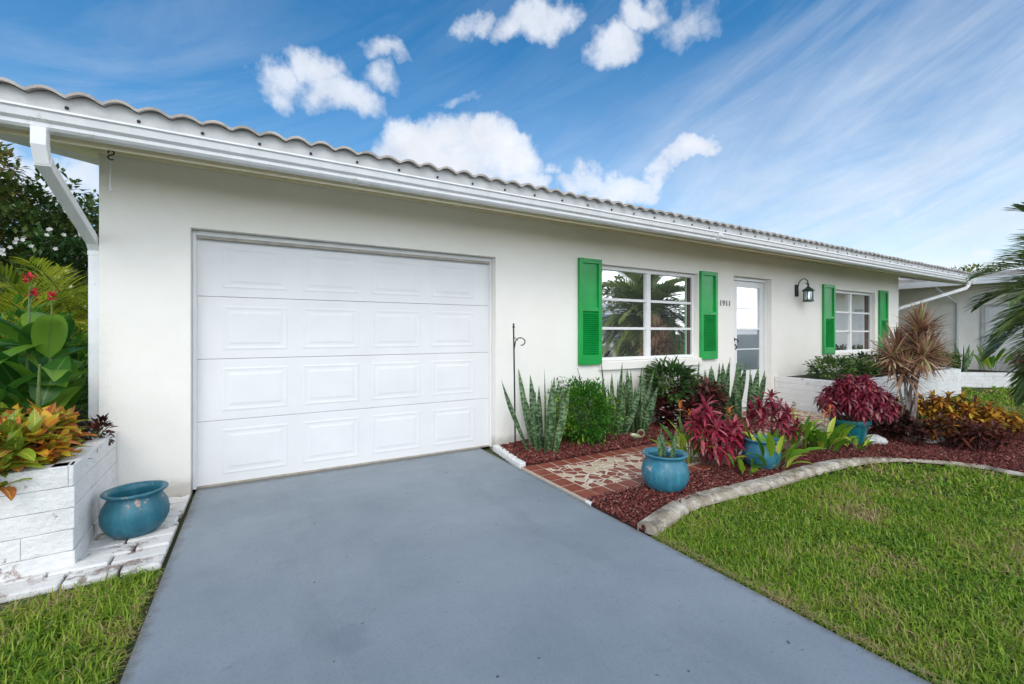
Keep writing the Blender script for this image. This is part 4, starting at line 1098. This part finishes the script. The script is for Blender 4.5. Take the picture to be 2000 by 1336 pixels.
# standalone orange flowers rising behind red plant
for (px, py, zz, lb) in ((1328, 795, .46, 'orange bract flower highest on the left behind the tall magenta plant'), (1347, 812, .42, 'orange bract flower just left of the tall magenta plant'), (1425, 805, .47, 'orange bract flower between the two tall red plants')):
    a = ray(px, py); t_ = (2.95) / a[1]; p = Vector((a[0] * t_, 2.95 if False else a[1] * t_, H + a[2] * t_))
    t = plant('orange_flower', (p.x, p.y, .02), lb, 'flower', 'orange flowers in the bed')
    t.location.y = min(p.y, 2.6) if False else p.y
    p = Vector(ray(px, py)) * (4.55 / 989.0) * 1.0
    fwd = 4.45; a = Vector(ray(px, py)); k = fwd / F; p = Vector((a.x * k, a.y * k, H + a.z * k))
    t.location = (p.x, p.y, .02); ORG[t] = Vector((p.x, p.y, .02))
    m = MB()
    for j in range(8): m.leaf(p + Vector((0, 0, .012 * j - .045)), dirv(j * 2.4, U(.2, 1.2)), .065, .02, .1, .5, 3, 'lance', tint=R())
    m.build('bract', M['p_orange'], t); m = MB(); m.tube([(p.x + .02, p.y, .0), (p.x + .01, p.y, p.z * .6), p], [.005, .004, .003], 5)
    m.build('stem', M['stemg'], t)

# dracaena
db = Vector(G(1768, 846)); db.z = 0
dt = plant('dragon_tree', db, 'bronze spiky dragon tree with several round heads beside the red tub', 'dragon tree')
kx = Vector((cos(YAW), -sin(YAW), 0)); ky = Vector((sin(YAW), cos(YAW), 0))
hs_ = [(.20, .0, 1.36), (.13, -.12, 1.03), (-.10, .08, 1.00), (.32, .05, 1.05), (.08, .2, 1.12), (-.02, -.02, .82), (.20, .05, 1.18)]
m = MB(); tr = MB()
for i, (a, b_, z) in enumerate(hs_):
    c = db + kx * a + ky * b_ + Vector((0, 0, z))
    n = 190 if i == 0 else 150
    for k in range(n):
        e = U(.0, 1.5) if i == 0 else (U(-.35, 1.3) if R() < .8 else U(-1, 0))
        m.leaf(c + Vector((0, 0, -.07 * k / n)), dirv(k * GA, e), .39 * U(.7, 1.08), .024, U(.05, .35), .3, 4, 'lance', tint=U(0, .92) if R() > .08 else 1)
    base = db + kx * (.05 * sin(i * 2.1)) + ky * (.03 * cos(i * 3))
    tr.tube([base, base + kx * (.05 + a * .1) + Vector((0, 0, .35)), db + kx * a * .6 + ky * b_ * .5 + Vector((0, 0, z * .68)), c], [.026, .021, .016, .010] if i < 2 else [.014, .013, .011, .008], 7)
m.build('foliage', M['l_marg'], dt, smooth=True); tr.build('trunk', M['bark'], dt, smooth=True)

# crotons on the right of the bed
def croton(loc, n_heads, r, h, ln, mat, label, tints, name='croton', wd=.036, nper=14):
    hd = []
    for i in range(n_heads):
        a = i * GA + U(-.2, .2); rr = r * sqrt((i + .4) / n_heads); hd.append((rr * cos(a), rr * sin(a), h * (1 - .45 * (rr / r) ** 2) * U(.85, 1.05)))
    return rosette_plant(name, loc, hd, nper, ln, wd, mat, label, 'croton', 'croton plants', el=(1.2, -.5), droop=.9, tints=tints, levels=2, lstep=.06, fold=.3)
def KB(px, py, z=.02): p = G(px, py); return (p[0], p[1], z)
croton(KB(1742, 858), 10, .26, .33, .11, 'l_rcroton', 'almost black low croton at the foot of the dragon tree', (0, .6))
croton(KB(1795, 838), 11, .30, .44, .11, 'l_crotonr', 'green and yellow croton just right of the dragon tree trunk', (0, .95))
croton(KB(1775, 868), 9, .24, .24, .10, 'l_rcroton', 'low dark croton behind the flat pale rock', (0, .7))
croton(KB(1848, 842), 12, .32, .46, .12, 'l_crotonr', 'croton with the largest golden leaf patch in the middle of the row', (.15, 1))
croton(KB(1855, 872), 10, .26, .30, .11, 'l_crotonr', 'low dark red croton right of the flat pale rock', (0, .6))
croton(KB(1900, 850), 11, .30, .40, .12, 'l_crotonr', 'orange and red croton second from the right end of the row', (.2, 1))
croton(KB(1950, 858), 10, .28, .33, .11, 'l_crotonr', 'golden leaved croton at the right end of the row', (.3, 1))
croton(KB(1912, 882), 10, .24, .28, .13, 'l_rcroton', 'drooping maroon croton at the front of the right row', (.3, 1), wd=.03)

# palm at the right edge
def frond(m, mr, base, az_, el_, ln, droop, ll, nl, lw, tint, vshape=.5, seg=14, ldroop=.5):
    d = dirv(az_, el_); p = Vector(base); pts = [p.copy()]; ds = [d.copy()]
    for i in range(seg):
        p = p + d * (ln / seg); d = (d + Vector((0, 0, -1)) * droop / seg).normalized(); pts.append(p.copy()); ds.append(d.copy())
    mr.tube(pts[::2] if len(pts) % 2 else pts, [.012 * (1 - .75 * i / (len(pts[::2]) - 1)) for i in range(len(pts[::2]))], 5, tint=tint)
    for k in range(nl):
        t = .12 + .88 * k / (nl - 1); f = t * seg; i = min(int(f), seg - 1); q = pts[i].lerp(pts[i + 1], f - i); dd = ds[i]
        sd_ = dd.cross(Vector((0, 0, 1)))
        if sd_.length < .05: sd_ = Vector((1, 0, 0))
        sd_.normalize(); up = sd_.cross(dd).normalized()
        l = ll * (.45 + .75 * sin(pi * min(1, .12 + t * .86)))
        for s_ in (-1, 1):
            dr_ = (dd * (.55 + .6 * t) + sd_ * s_ * (1.0 - .25 * t) + up * vshape * U(.5, 1.2)).normalized()
            m.leaf(q, dr_, l * U(.85, 1.1), lw, ldroop * U(.6, 1.3), .25, 4, 'lance', tint=min(1, max(0, tint + U(-.25, .25))))
pt = plant('palm_tree', (8.86, .78, 0), 'palm with long arching dark green fronds entering at the right edge', 'palm tree')
m = MB(); mr = MB(); crown = Vector((8.86, .78, 1.95))
for i in range(54):
    f = i / 53
    frond(m, mr, crown + Vector((0, 0, -.05 - .25 * f)), i * GA, 1.25 - 1.9 * f + U(-.1, .1), U(1.15, 1.5), 1.15 + .6 * f, .50, 50, .046, U(.1, 1.0), ldroop=.45)
m.build('fronds', M['l_palm'], pt, smooth=True); mr.build('frond_stalks', M['stemg'], pt)
m = MB(); m.tube([(8.86, .78, -.05), (8.84, .80, .6), (8.86, .78, 2.0)], [.14, .10, .085], 12); m.build('trunk', M['bark'], pt)

# bird ornament
op = Vector(G(1245, 868)); ot = thing('garden_ornament', op, 'small wire bird with round body and curled neck at the walkway edge', 'ornament')
m = MB(); c = op + Vector((-.03, 0, .105)); vs = []; 
m.lathe((0, 0, 0), [(.004, -.075), (.022, -.045), (.034, 0), (.028, .04), (.010, .068)], 12)
m.v = [(c.x + kx.x * -z + .0 + ky.x * y * .5, c.y + kx.y * -z + ky.y * y * .5, c.z + x * .9 + .18 * z) for x, y, z in m.v]
m.build('body', M['brass'], ot, smooth=True)
m = MB(); pts = [c + kx * (.03)]
for k in range(12):
    a = radians(-80 + 260 * k / 11); pts.append(c + kx * (.065 + .038 * cos(a)) + Vector((0, 0, .03 + .040 * sin(a))))
m.tube(pts, [.007] * len(pts), 6)
m.tube([c + kx * .01, op + kx * .015 - Vector((0, 0, .02))], .003, 5); m.build('neck', M['brass'], ot)
# shepherd's hook
ht = thing('shepherd_hook', (2.45, 4.17, 0), 'thin black iron shepherd hook pole standing at the garage wall corner', 'garden pole')
hb = Vector((2.45, 4.17, 0))
m = MB(); m.tube([hb - Vector((0, 0, .03)), hb + Vector((-.01, 0, .7)), hb + Vector((-.022, 0, 1.36))], .0085, 8); m.build('pole', M['black'], ht)
m = MB(); m.lathe(hb + Vector((-.022, 0, 1.36)), [(.006, 0), (.014, .01), (.014, .02), (.006, .03), (.012, .042), (.004, .055)], 10)
m.build('finial', M['black'], ht)
m = MB(); pts = [hb + Vector((-.02, 0, 1.10))]
for k in range(14):
    a = radians(170 - 250 * k / 13); rr = .055 if k < 9 else .055 - .006 * (k - 8)
    pts.append(hb + kx * (.055 + rr * cos(a)) + Vector((0, 0, 1.20 + rr * sin(a))))
m.tube(pts, .006, 6); m.tube([hb + Vector((-.02, 0, 1.26)), hb + kx * .02 + Vector((0, 0, 1.24)), hb + kx * .03 + Vector((0, 0, 1.22))], .004, 5)
m.build('curled_arm', M['black'], ht)
# rocks
def rock(px, py, a, b_, h, label, rot=0, y_=None):
    p = Vector(G(px, py)); m = MB(); vs = []; fs = []; n = 14; mm = 7
    for i in range(mm + 1):
        ph = pi * i / mm
        for k in range(n):
            th_ = 2 * pi * k / n; rr = 1 + .12 * sin(3 * th_ + px) + U(-.06, .06)
            x = a * sin(ph) * cos(th_) * rr; y = b_ * sin(ph) * sin(th_) * rr; z = h * cos(ph) * (1 + U(-.05, .05))
            vs.append(p + kx * x + ky * y + Vector((0, 0, z * .8 + h * .35)))
    for i in range(mm):
        for k in range(n): fs.append((i * n + k, (i + 1) * n + k, (i + 1) * n + (k + 1) % n, i * n + (k + 1) % n))
    m.add(vs, fs); tag(m.build('rock', M['rock'], origin=p), label, 'rock')
rock(1708, 868, .13, .10, .10, 'pale grey rock beside the fluted teal tub')
rock(1812, 866, .22, .10, .10, 'long flat pale rock under the dark crotons')
rock(1285, 828, .10, .07, .10, 'pale rock behind the wire bird between snake plant and dark shrub')
rock(1432, 822, .05, .05, .09, 'small white stone among the snake plants by the door')
rock(1448, 890, .03, .03, .02, 'pebble on the mulch by the red plants')
rock(1772, 875, .025, .02, .02, 'tiny white pebble on the red mulch')

# right planter shrubs
for (x, y, r, h, mat, lb) in ((8.75, 3.85, .40, .42, 'l_planter', 'round dark green shrub at the left end of the long planter'),
                          (9.55, 3.75, .30, .30, 'l_planter', 'paler green small shrub second in the long planter'),
                          (10.4, 3.95, .42, .42, 'l_dark', 'dark green shrub under the right window, third in the long planter'),
                          (11.15, 3.85, .36, .33, 'l_planter', 'shrub fourth in the long planter behind the dragon tree'),
                          (12.1, 3.95, .42, .38, 'l_dark', 'dark shrub at the far end of the long planter')):
    bush('shrub', (x, y, .46), r, r * .8, h, 1500, .065, mat, lb, 'shrub', 'shrubs in the long planter', clump=34, lw=.5)
croton((10.3, 3.6, .48), 6, .22, .16, .09, 'l_rcroton', 'low maroon foliage spilling over the long planter rim', (.3, 1))

# ------------------------------------------------------------------ left garden
# crotons in the left planter
CR = [(-1.19, 3.60, .11, 'green and yellow croton at the planter corner, nearest the teal pot', (.1, .75)),
      (-1.30, 3.54, .13, 'croton with upright yellow veined green leaves and orange tips in the middle', (.1, .85)),
      (-1.72, 3.50, .12, 'croton with mostly red and orange leaves at the left frame edge', (.42, .85)),
      (-1.44, 3.34, .12, 'bright golden croton leaning over the planter front at the left frame edge', (.7, 1)),
      (-1.22, 3.88, .12, 'croton with dark red leaves behind the corner one', (.3, .8)),
      (-1.50, 3.84, .12, 'croton with green and red leaves under the canna', (.1, .85)),
      (-1.22, 3.36, .12, 'low dark green croton at the planter rim corner', (.0, .6)),
      (-1.13, 3.47, .12, 'smallest croton filling the planter corner by the teal pot', (.3, .9))]
for i, (x, y, ln, lb, tn) in enumerate(CR):
    hd = [(U(-.14, .12), U(-.13, .13), U(.0, .20)) for _ in range(12)]
    rosette_plant('croton', (x, y + .06, .545), hd, 8, .150, .062, 'l_croton', lb, 'croton', 'croton in the left planter', el=(1.35, .05), droop=.6, tints=tn, levels=2, lstep=.085, fold=.3, seg=6, prof='lance', wave=.05)
bush('leafy_plant', (-1.12, 3.56, .53), .10, .09, .17, 260, .07, 'l_croton', 'small green and orange plant filling the corner of the left planter', 'plant', clump=12, lw=.45, prof='lance')
bush('leafy_plant', (-1.00, 4.16, .50), .07, .07, .20, 160, .05, 'l_rcroton', 'small purple green plant tucked against the wall corner', 'plant', clump=10)
# cannas
def canna(x, y, h, n, label, fl):
    t = plant('canna', (x, y, .5), label, 'canna', 'canna lilies in the left planter'); m = MB(); s_ = MB(); f = MB()
    for i in range(n):
        a = i * 2.5 + U(-.4, .4); mx = max(-1, min(1, (-1.17 - x) / .46))
        if sin(a) > mx: a = pi - math.asin(mx) if R() < .6 else math.asin(mx)
        z = .55 + (h - .75) * i / n
        m.leaf((x + .05 * sin(a), y + .05 * cos(a), z), dirv(a, U(.5, 1.15)), U(.40, .52), U(.15, .20), U(.5, 1.2), .28, 9, 'ovate', roll=U(-.35, .35), tint=U(0, 1), wave=.03)
    s_.tube([(x, y, .5), (x + .01, y, (h + .5) / 2), (x + .02, y, h)], [.016, .012, .006], 7)
    for (dx, dz) in fl:
        p = Vector((x + .02 + dx, y, h + dz)); s_.tube([(x + .02, y, h - .1), p], [.006, .004], 5)
        f = MB()
        for j in range(14): f.leaf(p + Vector((U(-.02, .02), U(-.02, .02), U(-.03, .03))), dirv(j * GA, U(-.3, 1.3)), .042, .026, .5, .4, 3, 'ovate', tint=R(), wave=.1)
        f.build('red_flower', M['p_red'], t)
        for j in range(10): m.leaf(p - Vector((0, 0, .03 + .012 * j)), dirv(j * GA, .7), .022, .009, .2, .3, 2, 'lance', tint=.8)
    m.build('foliage', M['l_canna'], t, smooth=True); s_.build('stem', M['stemg'], t)
canna(-1.46, 4.50, 1.60, 11, 'canna with the taller red flower head', [(0, .09), (.02, -.01)])
canna(-1.33, 4.45, 1.47, 10, 'canna with the lower red flower head nearest the downspout', [(.0, .10)])
canna(-1.86, 4.35, 1.42, 10, 'broad leaved canna without flower at the left frame edge', [])
canna(-1.60, 4.12, 1.22, 9, 'low broad leaved canna in front, directly behind the crotons', [])
canna(-1.30, 4.15, 1.10, 8, 'short canna beside the downspout', [])
canna(-1.50, 4.85, 1.45, 10, 'canna at the back of the row', [])
bush('hedge_shrub', (-1.85, 5.7, 0), .75, .5, 1.50, 2600, .10, 'l_canna', 'dark shrub directly behind the cannas', 'shrub', 'dark background shrubs', clump=46)
bush('hedge_shrub', (-2.7, 5.6, 0), .7, .5, 1.45, 2200, .10, 'l_planter', 'dark shrub behind the cannas at the left frame edge', 'shrub', 'dark background shrubs', clump=40)
# background palms, shrubs, trees
def areca(x, y, h, n, label):
    t = plant('areca_palm', (x, y, 0), label, 'palm', 'yellow green areca palms'); m = MB(); mr = MB()
    for i in range(n):
        a = i * GA; bx, by = x + .35 * sin(a * 1.7), y + .35 * cos(a * 2.3)
        frond(m, mr, (bx, by, h * U(.30, .62)), a, U(.7, 1.3), U(1.0, 1.4), U(1.0, 1.7), .34, 30, .026, U(.2, 1), vshape=.35)
        if i % 2: mr.tube([(bx, by, -.03), (bx, by, h * .45)], [.03, .02], 6)
    m.build('fronds', M['l_areca'], t, smooth=True); mr.build('canes', M['stemg'], t)
areca(-2.15, 6.5, 1.90, 20, 'areca palm clump just behind the cannas in the middle')
areca(-3.1, 7.0, 2.1, 20, 'areca palm clump at the left frame edge')
areca(-1.75, 7.8, 2.35, 18, 'areca palm clump nearest the house side wall')
areca(-2.7, 8.8, 2.3, 18, 'areca palm clump farthest back')
def tree(loc, rx, ry, z0, z1, nl, ls, mat, label, name='broadleaf_tree', clump=90, tints=(0, 1), trunk_r=.16, cat='tree'):
    t = plant(name, loc, label, cat); m = MB(); zc = (z0 + z1) / 2; rz = (z1 - z0) / 2
    tr = MB(); tr.tube([(loc[0], loc[1], -.05), (loc[0] + .1, loc[1], z0 * .6), (loc[0], loc[1], zc)], [trunk_r, trunk_r * .8, trunk_r * .5], 9)
    for i in range(clump):
        u = 1 - 2 * (i + .5) / clump; a = i * GA; s_ = sqrt(1 - u * u); k = U(.55, 1.0)
        c = Vector((loc[0] + rx * s_ * cos(a) * k, loc[1] + ry * s_ * sin(a) * k, zc + rz * u * k)); tb = U(*tints)
        cr = U(.16, .30) * min(rx, rz)
        for j in range(nl // clump):
            o = Vector((random.gauss(0, 1), random.gauss(0, 1), random.gauss(0, .8))).normalized() * cr * R() ** .4
            m.leaf(c + o, (o.normalized() + Vector((U(-1, 1), U(-1, 1), U(-.4, .8)))), ls * U(.6, 1.3), ls * .5, .4, .25, 2, 'ovate', tint=min(1, max(0, tb * .7 + U(-.15, .4))))
        if i % 6 == 0: tr.tube([(loc[0], loc[1], zc * .6 + z0 * .2), (c + Vector((loc[0], loc[1], zc))) / 2, c], [trunk_r * .35, trunk_r * .2, .02], 5)
    m.build('crown', M[mat], t); tr.build('trunk', M['bark'], t); return t
tree((-4.6, 11.5, 0), 2.0, 1.8, 1.4, 4.65, 17000, .15, 'l_tree', 'large dark reddish green broadleaf tree filling the upper left', clump=110)
tree((-3.05, 14.5, 0), 1.6, 1.5, 1.6, 4.6, 8000, .16, 'l_tree2', 'lighter olive green tree behind the downspout beside the house', clump=90)
tree((-7.5, 15, 0), 3, 2.4, 1.5, 5.6, 7000, .22, 'l_tree', 'far dark tree behind the left garden', clump=80)
t = tree((-2.75, 10.2, 0), .8, .7, 1.6, 3.0, 3500, .12, 'l_dark', 'dark shrub tree dotted with white blossoms above the areca palms', name='flowering_tree', clump=50, trunk_r=.07)
m = MB()
for i in range(46):
    a = U(0, 2 * pi); e = U(-.5, 1.3); p = Vector((-2.75, 10.2, 2.3)) + Vector((.85 * cos(a) * cos(e), -.72 * abs(sin(a)) * cos(e) - .05, .75 * sin(e)))
    for k in range(5):
        an = k * 1.256 + i; m.leaf(p, (cos(an), -.35 + U(-.2, .2), sin(an)), .036, .028, .1, .1, 3, 'ovate', roll=pi / 2 if abs(cos(an)) > .3 else 0, tint=R())
m.build('white_blossom', M['p_white'], t)
for i, (x, y, lb) in enumerate(((-3.9, 9.8, 'dark hedge shrub behind the areca palms at the left frame edge'), (-2.3, 12.2, 'dark hedge shrub beside the house side wall'))):
    bush('hedge_shrub', (x, y, 0), 1.3, .8, 2.1, 2600, .13, 'l_dark', lb, 'shrub', 'dark background shrubs', clump=50)
# far tree above the neighbour's roof
tree((57.5, 14.0, 0), 3.6, 4, 2.5, 7.3, 3000, .5, 'l_tree2', 'distant pale olive treetop showing above the roof end at the right', name='distant_tree', clump=60, trunk_r=.4)

# ------------------------------------------------------------------ neighbour's house
nh = thing('neighbour_house', (19, 6, 0), 'cream neighbouring house with white fascia beyond the right end of the roof', 'house')
NX, EX = 16.7, 15.95
m = MB(); m.box(NX, NX + 10, 1.4, 14, -.1, 2.72); m.build('wall', M['cream'], nh)
m = MB(); n = 7; 
vs = [(EX, .7, 2.62), (EX + 11.5, .7, 2.62), (EX + 11.5, 14.7, 2.62), (EX, 14.7, 2.62), (EX + 5.7, 7, 3.25), (EX + 5.8, 8.5, 3.25)]
vs2 = [(x, y, z + .20) for x, y, z in vs[:4]]
m.add(vs[:4] + vs2 + [(x, y, z + .2) for x, y, z in vs[4:]], [(0, 3, 2, 1), (0, 1, 5, 4), (1, 2, 6, 5), (2, 3, 7, 6), (3, 0, 4, 7), (4, 5, 8), (6, 7, 9), (5, 6, 9, 8), (7, 4, 8, 9)])
m.build('roof', M['tile'], nh)
m = MB(); m.box(EX - .06, EX - .002, .7, 14.7, 2.56, 2.72); m.build('gutter', M['white'], nh)
m = MB(); m.box(EX, NX - .003, .75, 14.6, 2.595, 2.615); m.build('soffit', M['eave'], nh)
m = MB(); m.box(NX - .02, NX - .004, 2.4, 3.78, .0, 2.0)
go = m.build('garage_door', M['door'], nh)
m = MB()
for k in range(4): m.box(NX - .03, NX - .022, 2.45, 3.73, .05 + k * .49, .49 + k * .49)
m.build('door_panel', M['white'], go, bevel=.01)
m = MB(); m.box(NX - .05, NX - .003, 3.80, 3.86, 0, 2.06); m.box(NX - .05, NX - .003, 2.3, 3.80, 2.0, 2.06); m.build('door_frame', M['flash'], nh)
m = MB(); m.tube([(EX - .02, 4.55, 2.55), (EX + .1, 4.5, 2.42), (NX - .08, 4.35, 2.15), (NX - .06, 4.3, 2.1), (NX - .06, 4.3, .02)], 1, 4, sq=(.04, .03)); m.build('downspout', M['pipe'], nh)
planter('block_planter', [(14.45, 5.2), (14.75, 3.95), (15.75, 3.15), (16.1, 2.0), (16.15, .4)], .34, 4, .13, .38, 'weathered low block planter in front of the neighbouring house', [(14.6, 5.2), (14.9, 4.0), (15.85, 3.2), (16.25, 2.0), (16.25, .4), (16.68, .4), (16.68, 5.2)], (15.5, 3.5, 0))
bush('shrub', (15.2, 4.25, .3), .35, .3, .5, 500, .12, 'l_planter', 'green shrub in the neighbouring planter beside the snake plants', 'shrub', clump=18)
snake((15.45, 3.95, .3), 9, .8, .4, 'dark snake plant spears in the neighbouring planter')
lime((15.95, 3.5, .3), 16, .7, .5, 'yellow green strappy plant in the neighbouring planter', 0, .08)
rosette_plant('red_cordyline', (16.2, 3.1, .3), [(0, 0, .35), (.1, -.1, .28)], 16, .3, .06, 'l_red', 'small magenta plant in the neighbouring planter', 'red plant', 'red leaved plants')
bush('shrub', (16.35, 2.2, .3), .35, .5, .6, 600, .12, 'l_dark', 'dark shrub in the neighbouring planter behind the palm fronds', 'shrub', clump=18)

# ------------------------------------------------------------------ across the street (what the windows reflect)
oh = thing('opposite_house', (20, -20, 0), 'pale house across the street mirrored in the large window', 'house')
m = MB(); m.box(9, 34, -26, -19, -.1, 2.7); m.build('wall', M['cream'], oh)
m = MB(); m.extx([(-18.3, 2.6), (-22.5, 3.9), (-26.7, 2.6), (-26.7, 2.8), (-22.5, 4.1), (-18.3, 2.8)], 8.3, 34.7); m.build('roof', M['white'], oh)
m = MB()
for x0, x1, z0, z1 in ((12, 14, 1, 2.2), (26, 28, 1, 2.2)): m.box(x0, x1, -18.99, -18.97, z0, z1)
m.build('window', M['screen'], oh)
m = MB(); m.box(17.5, 20.2, -18.995, -18.96, 0, 2.2); m.build('garage_door', M['door'], oh)
ct = thing('parked_car', (18.2, -8.9, 0), 'silver car parked along the street mirrored in the large window', 'car')
m = MB(); prof = [(-2.2, .35), (2.2, .35), (2.25, .7), (2.1, .86), (1.15, .95), (.55, 1.38), (-.95, 1.42), (-1.75, 1.0), (-2.2, .92), (-2.28, .6)]
vs = [(18.2 + a, -9.75, z - .02) for a, z in prof] + [(18.2 + a, -8.05, z - .02) for a, z in prof]; n = len(prof)
m.add(vs, [tuple(range(n - 1, -1, -1)), tuple(range(n, 2 * n))] + [(i, (i + 1) % n, n + (i + 1) % n, n + i) for i in range(n)])
m.build('body', M['carpaint'], ct, bevel=.07)
m = MB(); pr = [(1.0, .97), (.5, 1.32), (-.9, 1.35), (-1.55, 1.0)]
for y in (-8.04, -9.76): m.add([(18.2 + a, y, z - .02) for a, z in pr] + [(18.2 + a, y - .01, z - .02) for a, z in pr], [(0, 1, 2, 3), (7, 6, 5, 4), (0, 4, 5, 1), (1, 5, 6, 2), (2, 6, 7, 3), (3, 7, 4, 0)])
m.build('side_window', M['screen'], ct)
for dx in (-1.4, 1.4):
    for y in (-8.12, -9.68):
        m = MB(); m.lathe((0, 0, 0), [(.2, -.1), (.31, -.1), (.33, -.06), (.33, .06), (.31, .1), (.2, .1), (.19, .07)], 20)
        m.v = [(18.2 + dx + a, y + c_, .31 + b_) for a, b_, c_ in m.v]; wh = m.build('wheel', M['tyre'], ct)
        m = MB(); m.lathe((0, 0, 0), [(.05, -.075), (.19, -.08), (.19, .08), (.05, .075)], 14)
        m.v = [(18.2 + dx + a, y + c_, .31 + b_) for a, b_, c_ in m.v]; m.build('rim', M['carpaint'], wh)
def mirror_palm(x, y, h, n, label, ln=1.7):
    t = plant('palm_tree', (x, y, 0), label, 'palm tree'); m = MB(); mr = MB()
    for i in range(n):
        f = i / (n - 1); frond(m, mr, (x, y, h - .2 * f), i * GA, 1.3 - 1.7 * f, U(.85, 1.1) * ln, 1.4, .42, 26, .035, U(.2, .9))
    m.build('fronds', M['l_palm'], t, smooth=True); mr.build('frond_stalks', M['stemg'], t)
    m = MB(); m.tube([(x, y, -.05), (x + .06, y, h * .5), (x, y, h)], [.15, .1, .08], 9); m.build('trunk', M['bark'], t)
mirror_palm(13.2, -6.9, 3.4, 18, 'taller palm by the street mirrored at the upper left of the large window', 2.2)
tree((38, -32, 0), 7, 5, 2, 8, 4000, .5, 'l_tree2', 'tree behind the opposite house mirrored in the windows', clump=60, trunk_r=.3)
tree((4, -34, 0), 8, 5, 2, 7, 4000, .5, 'l_tree', 'tree left of the opposite house mirrored in the storm door', clump=60, trunk_r=.3)
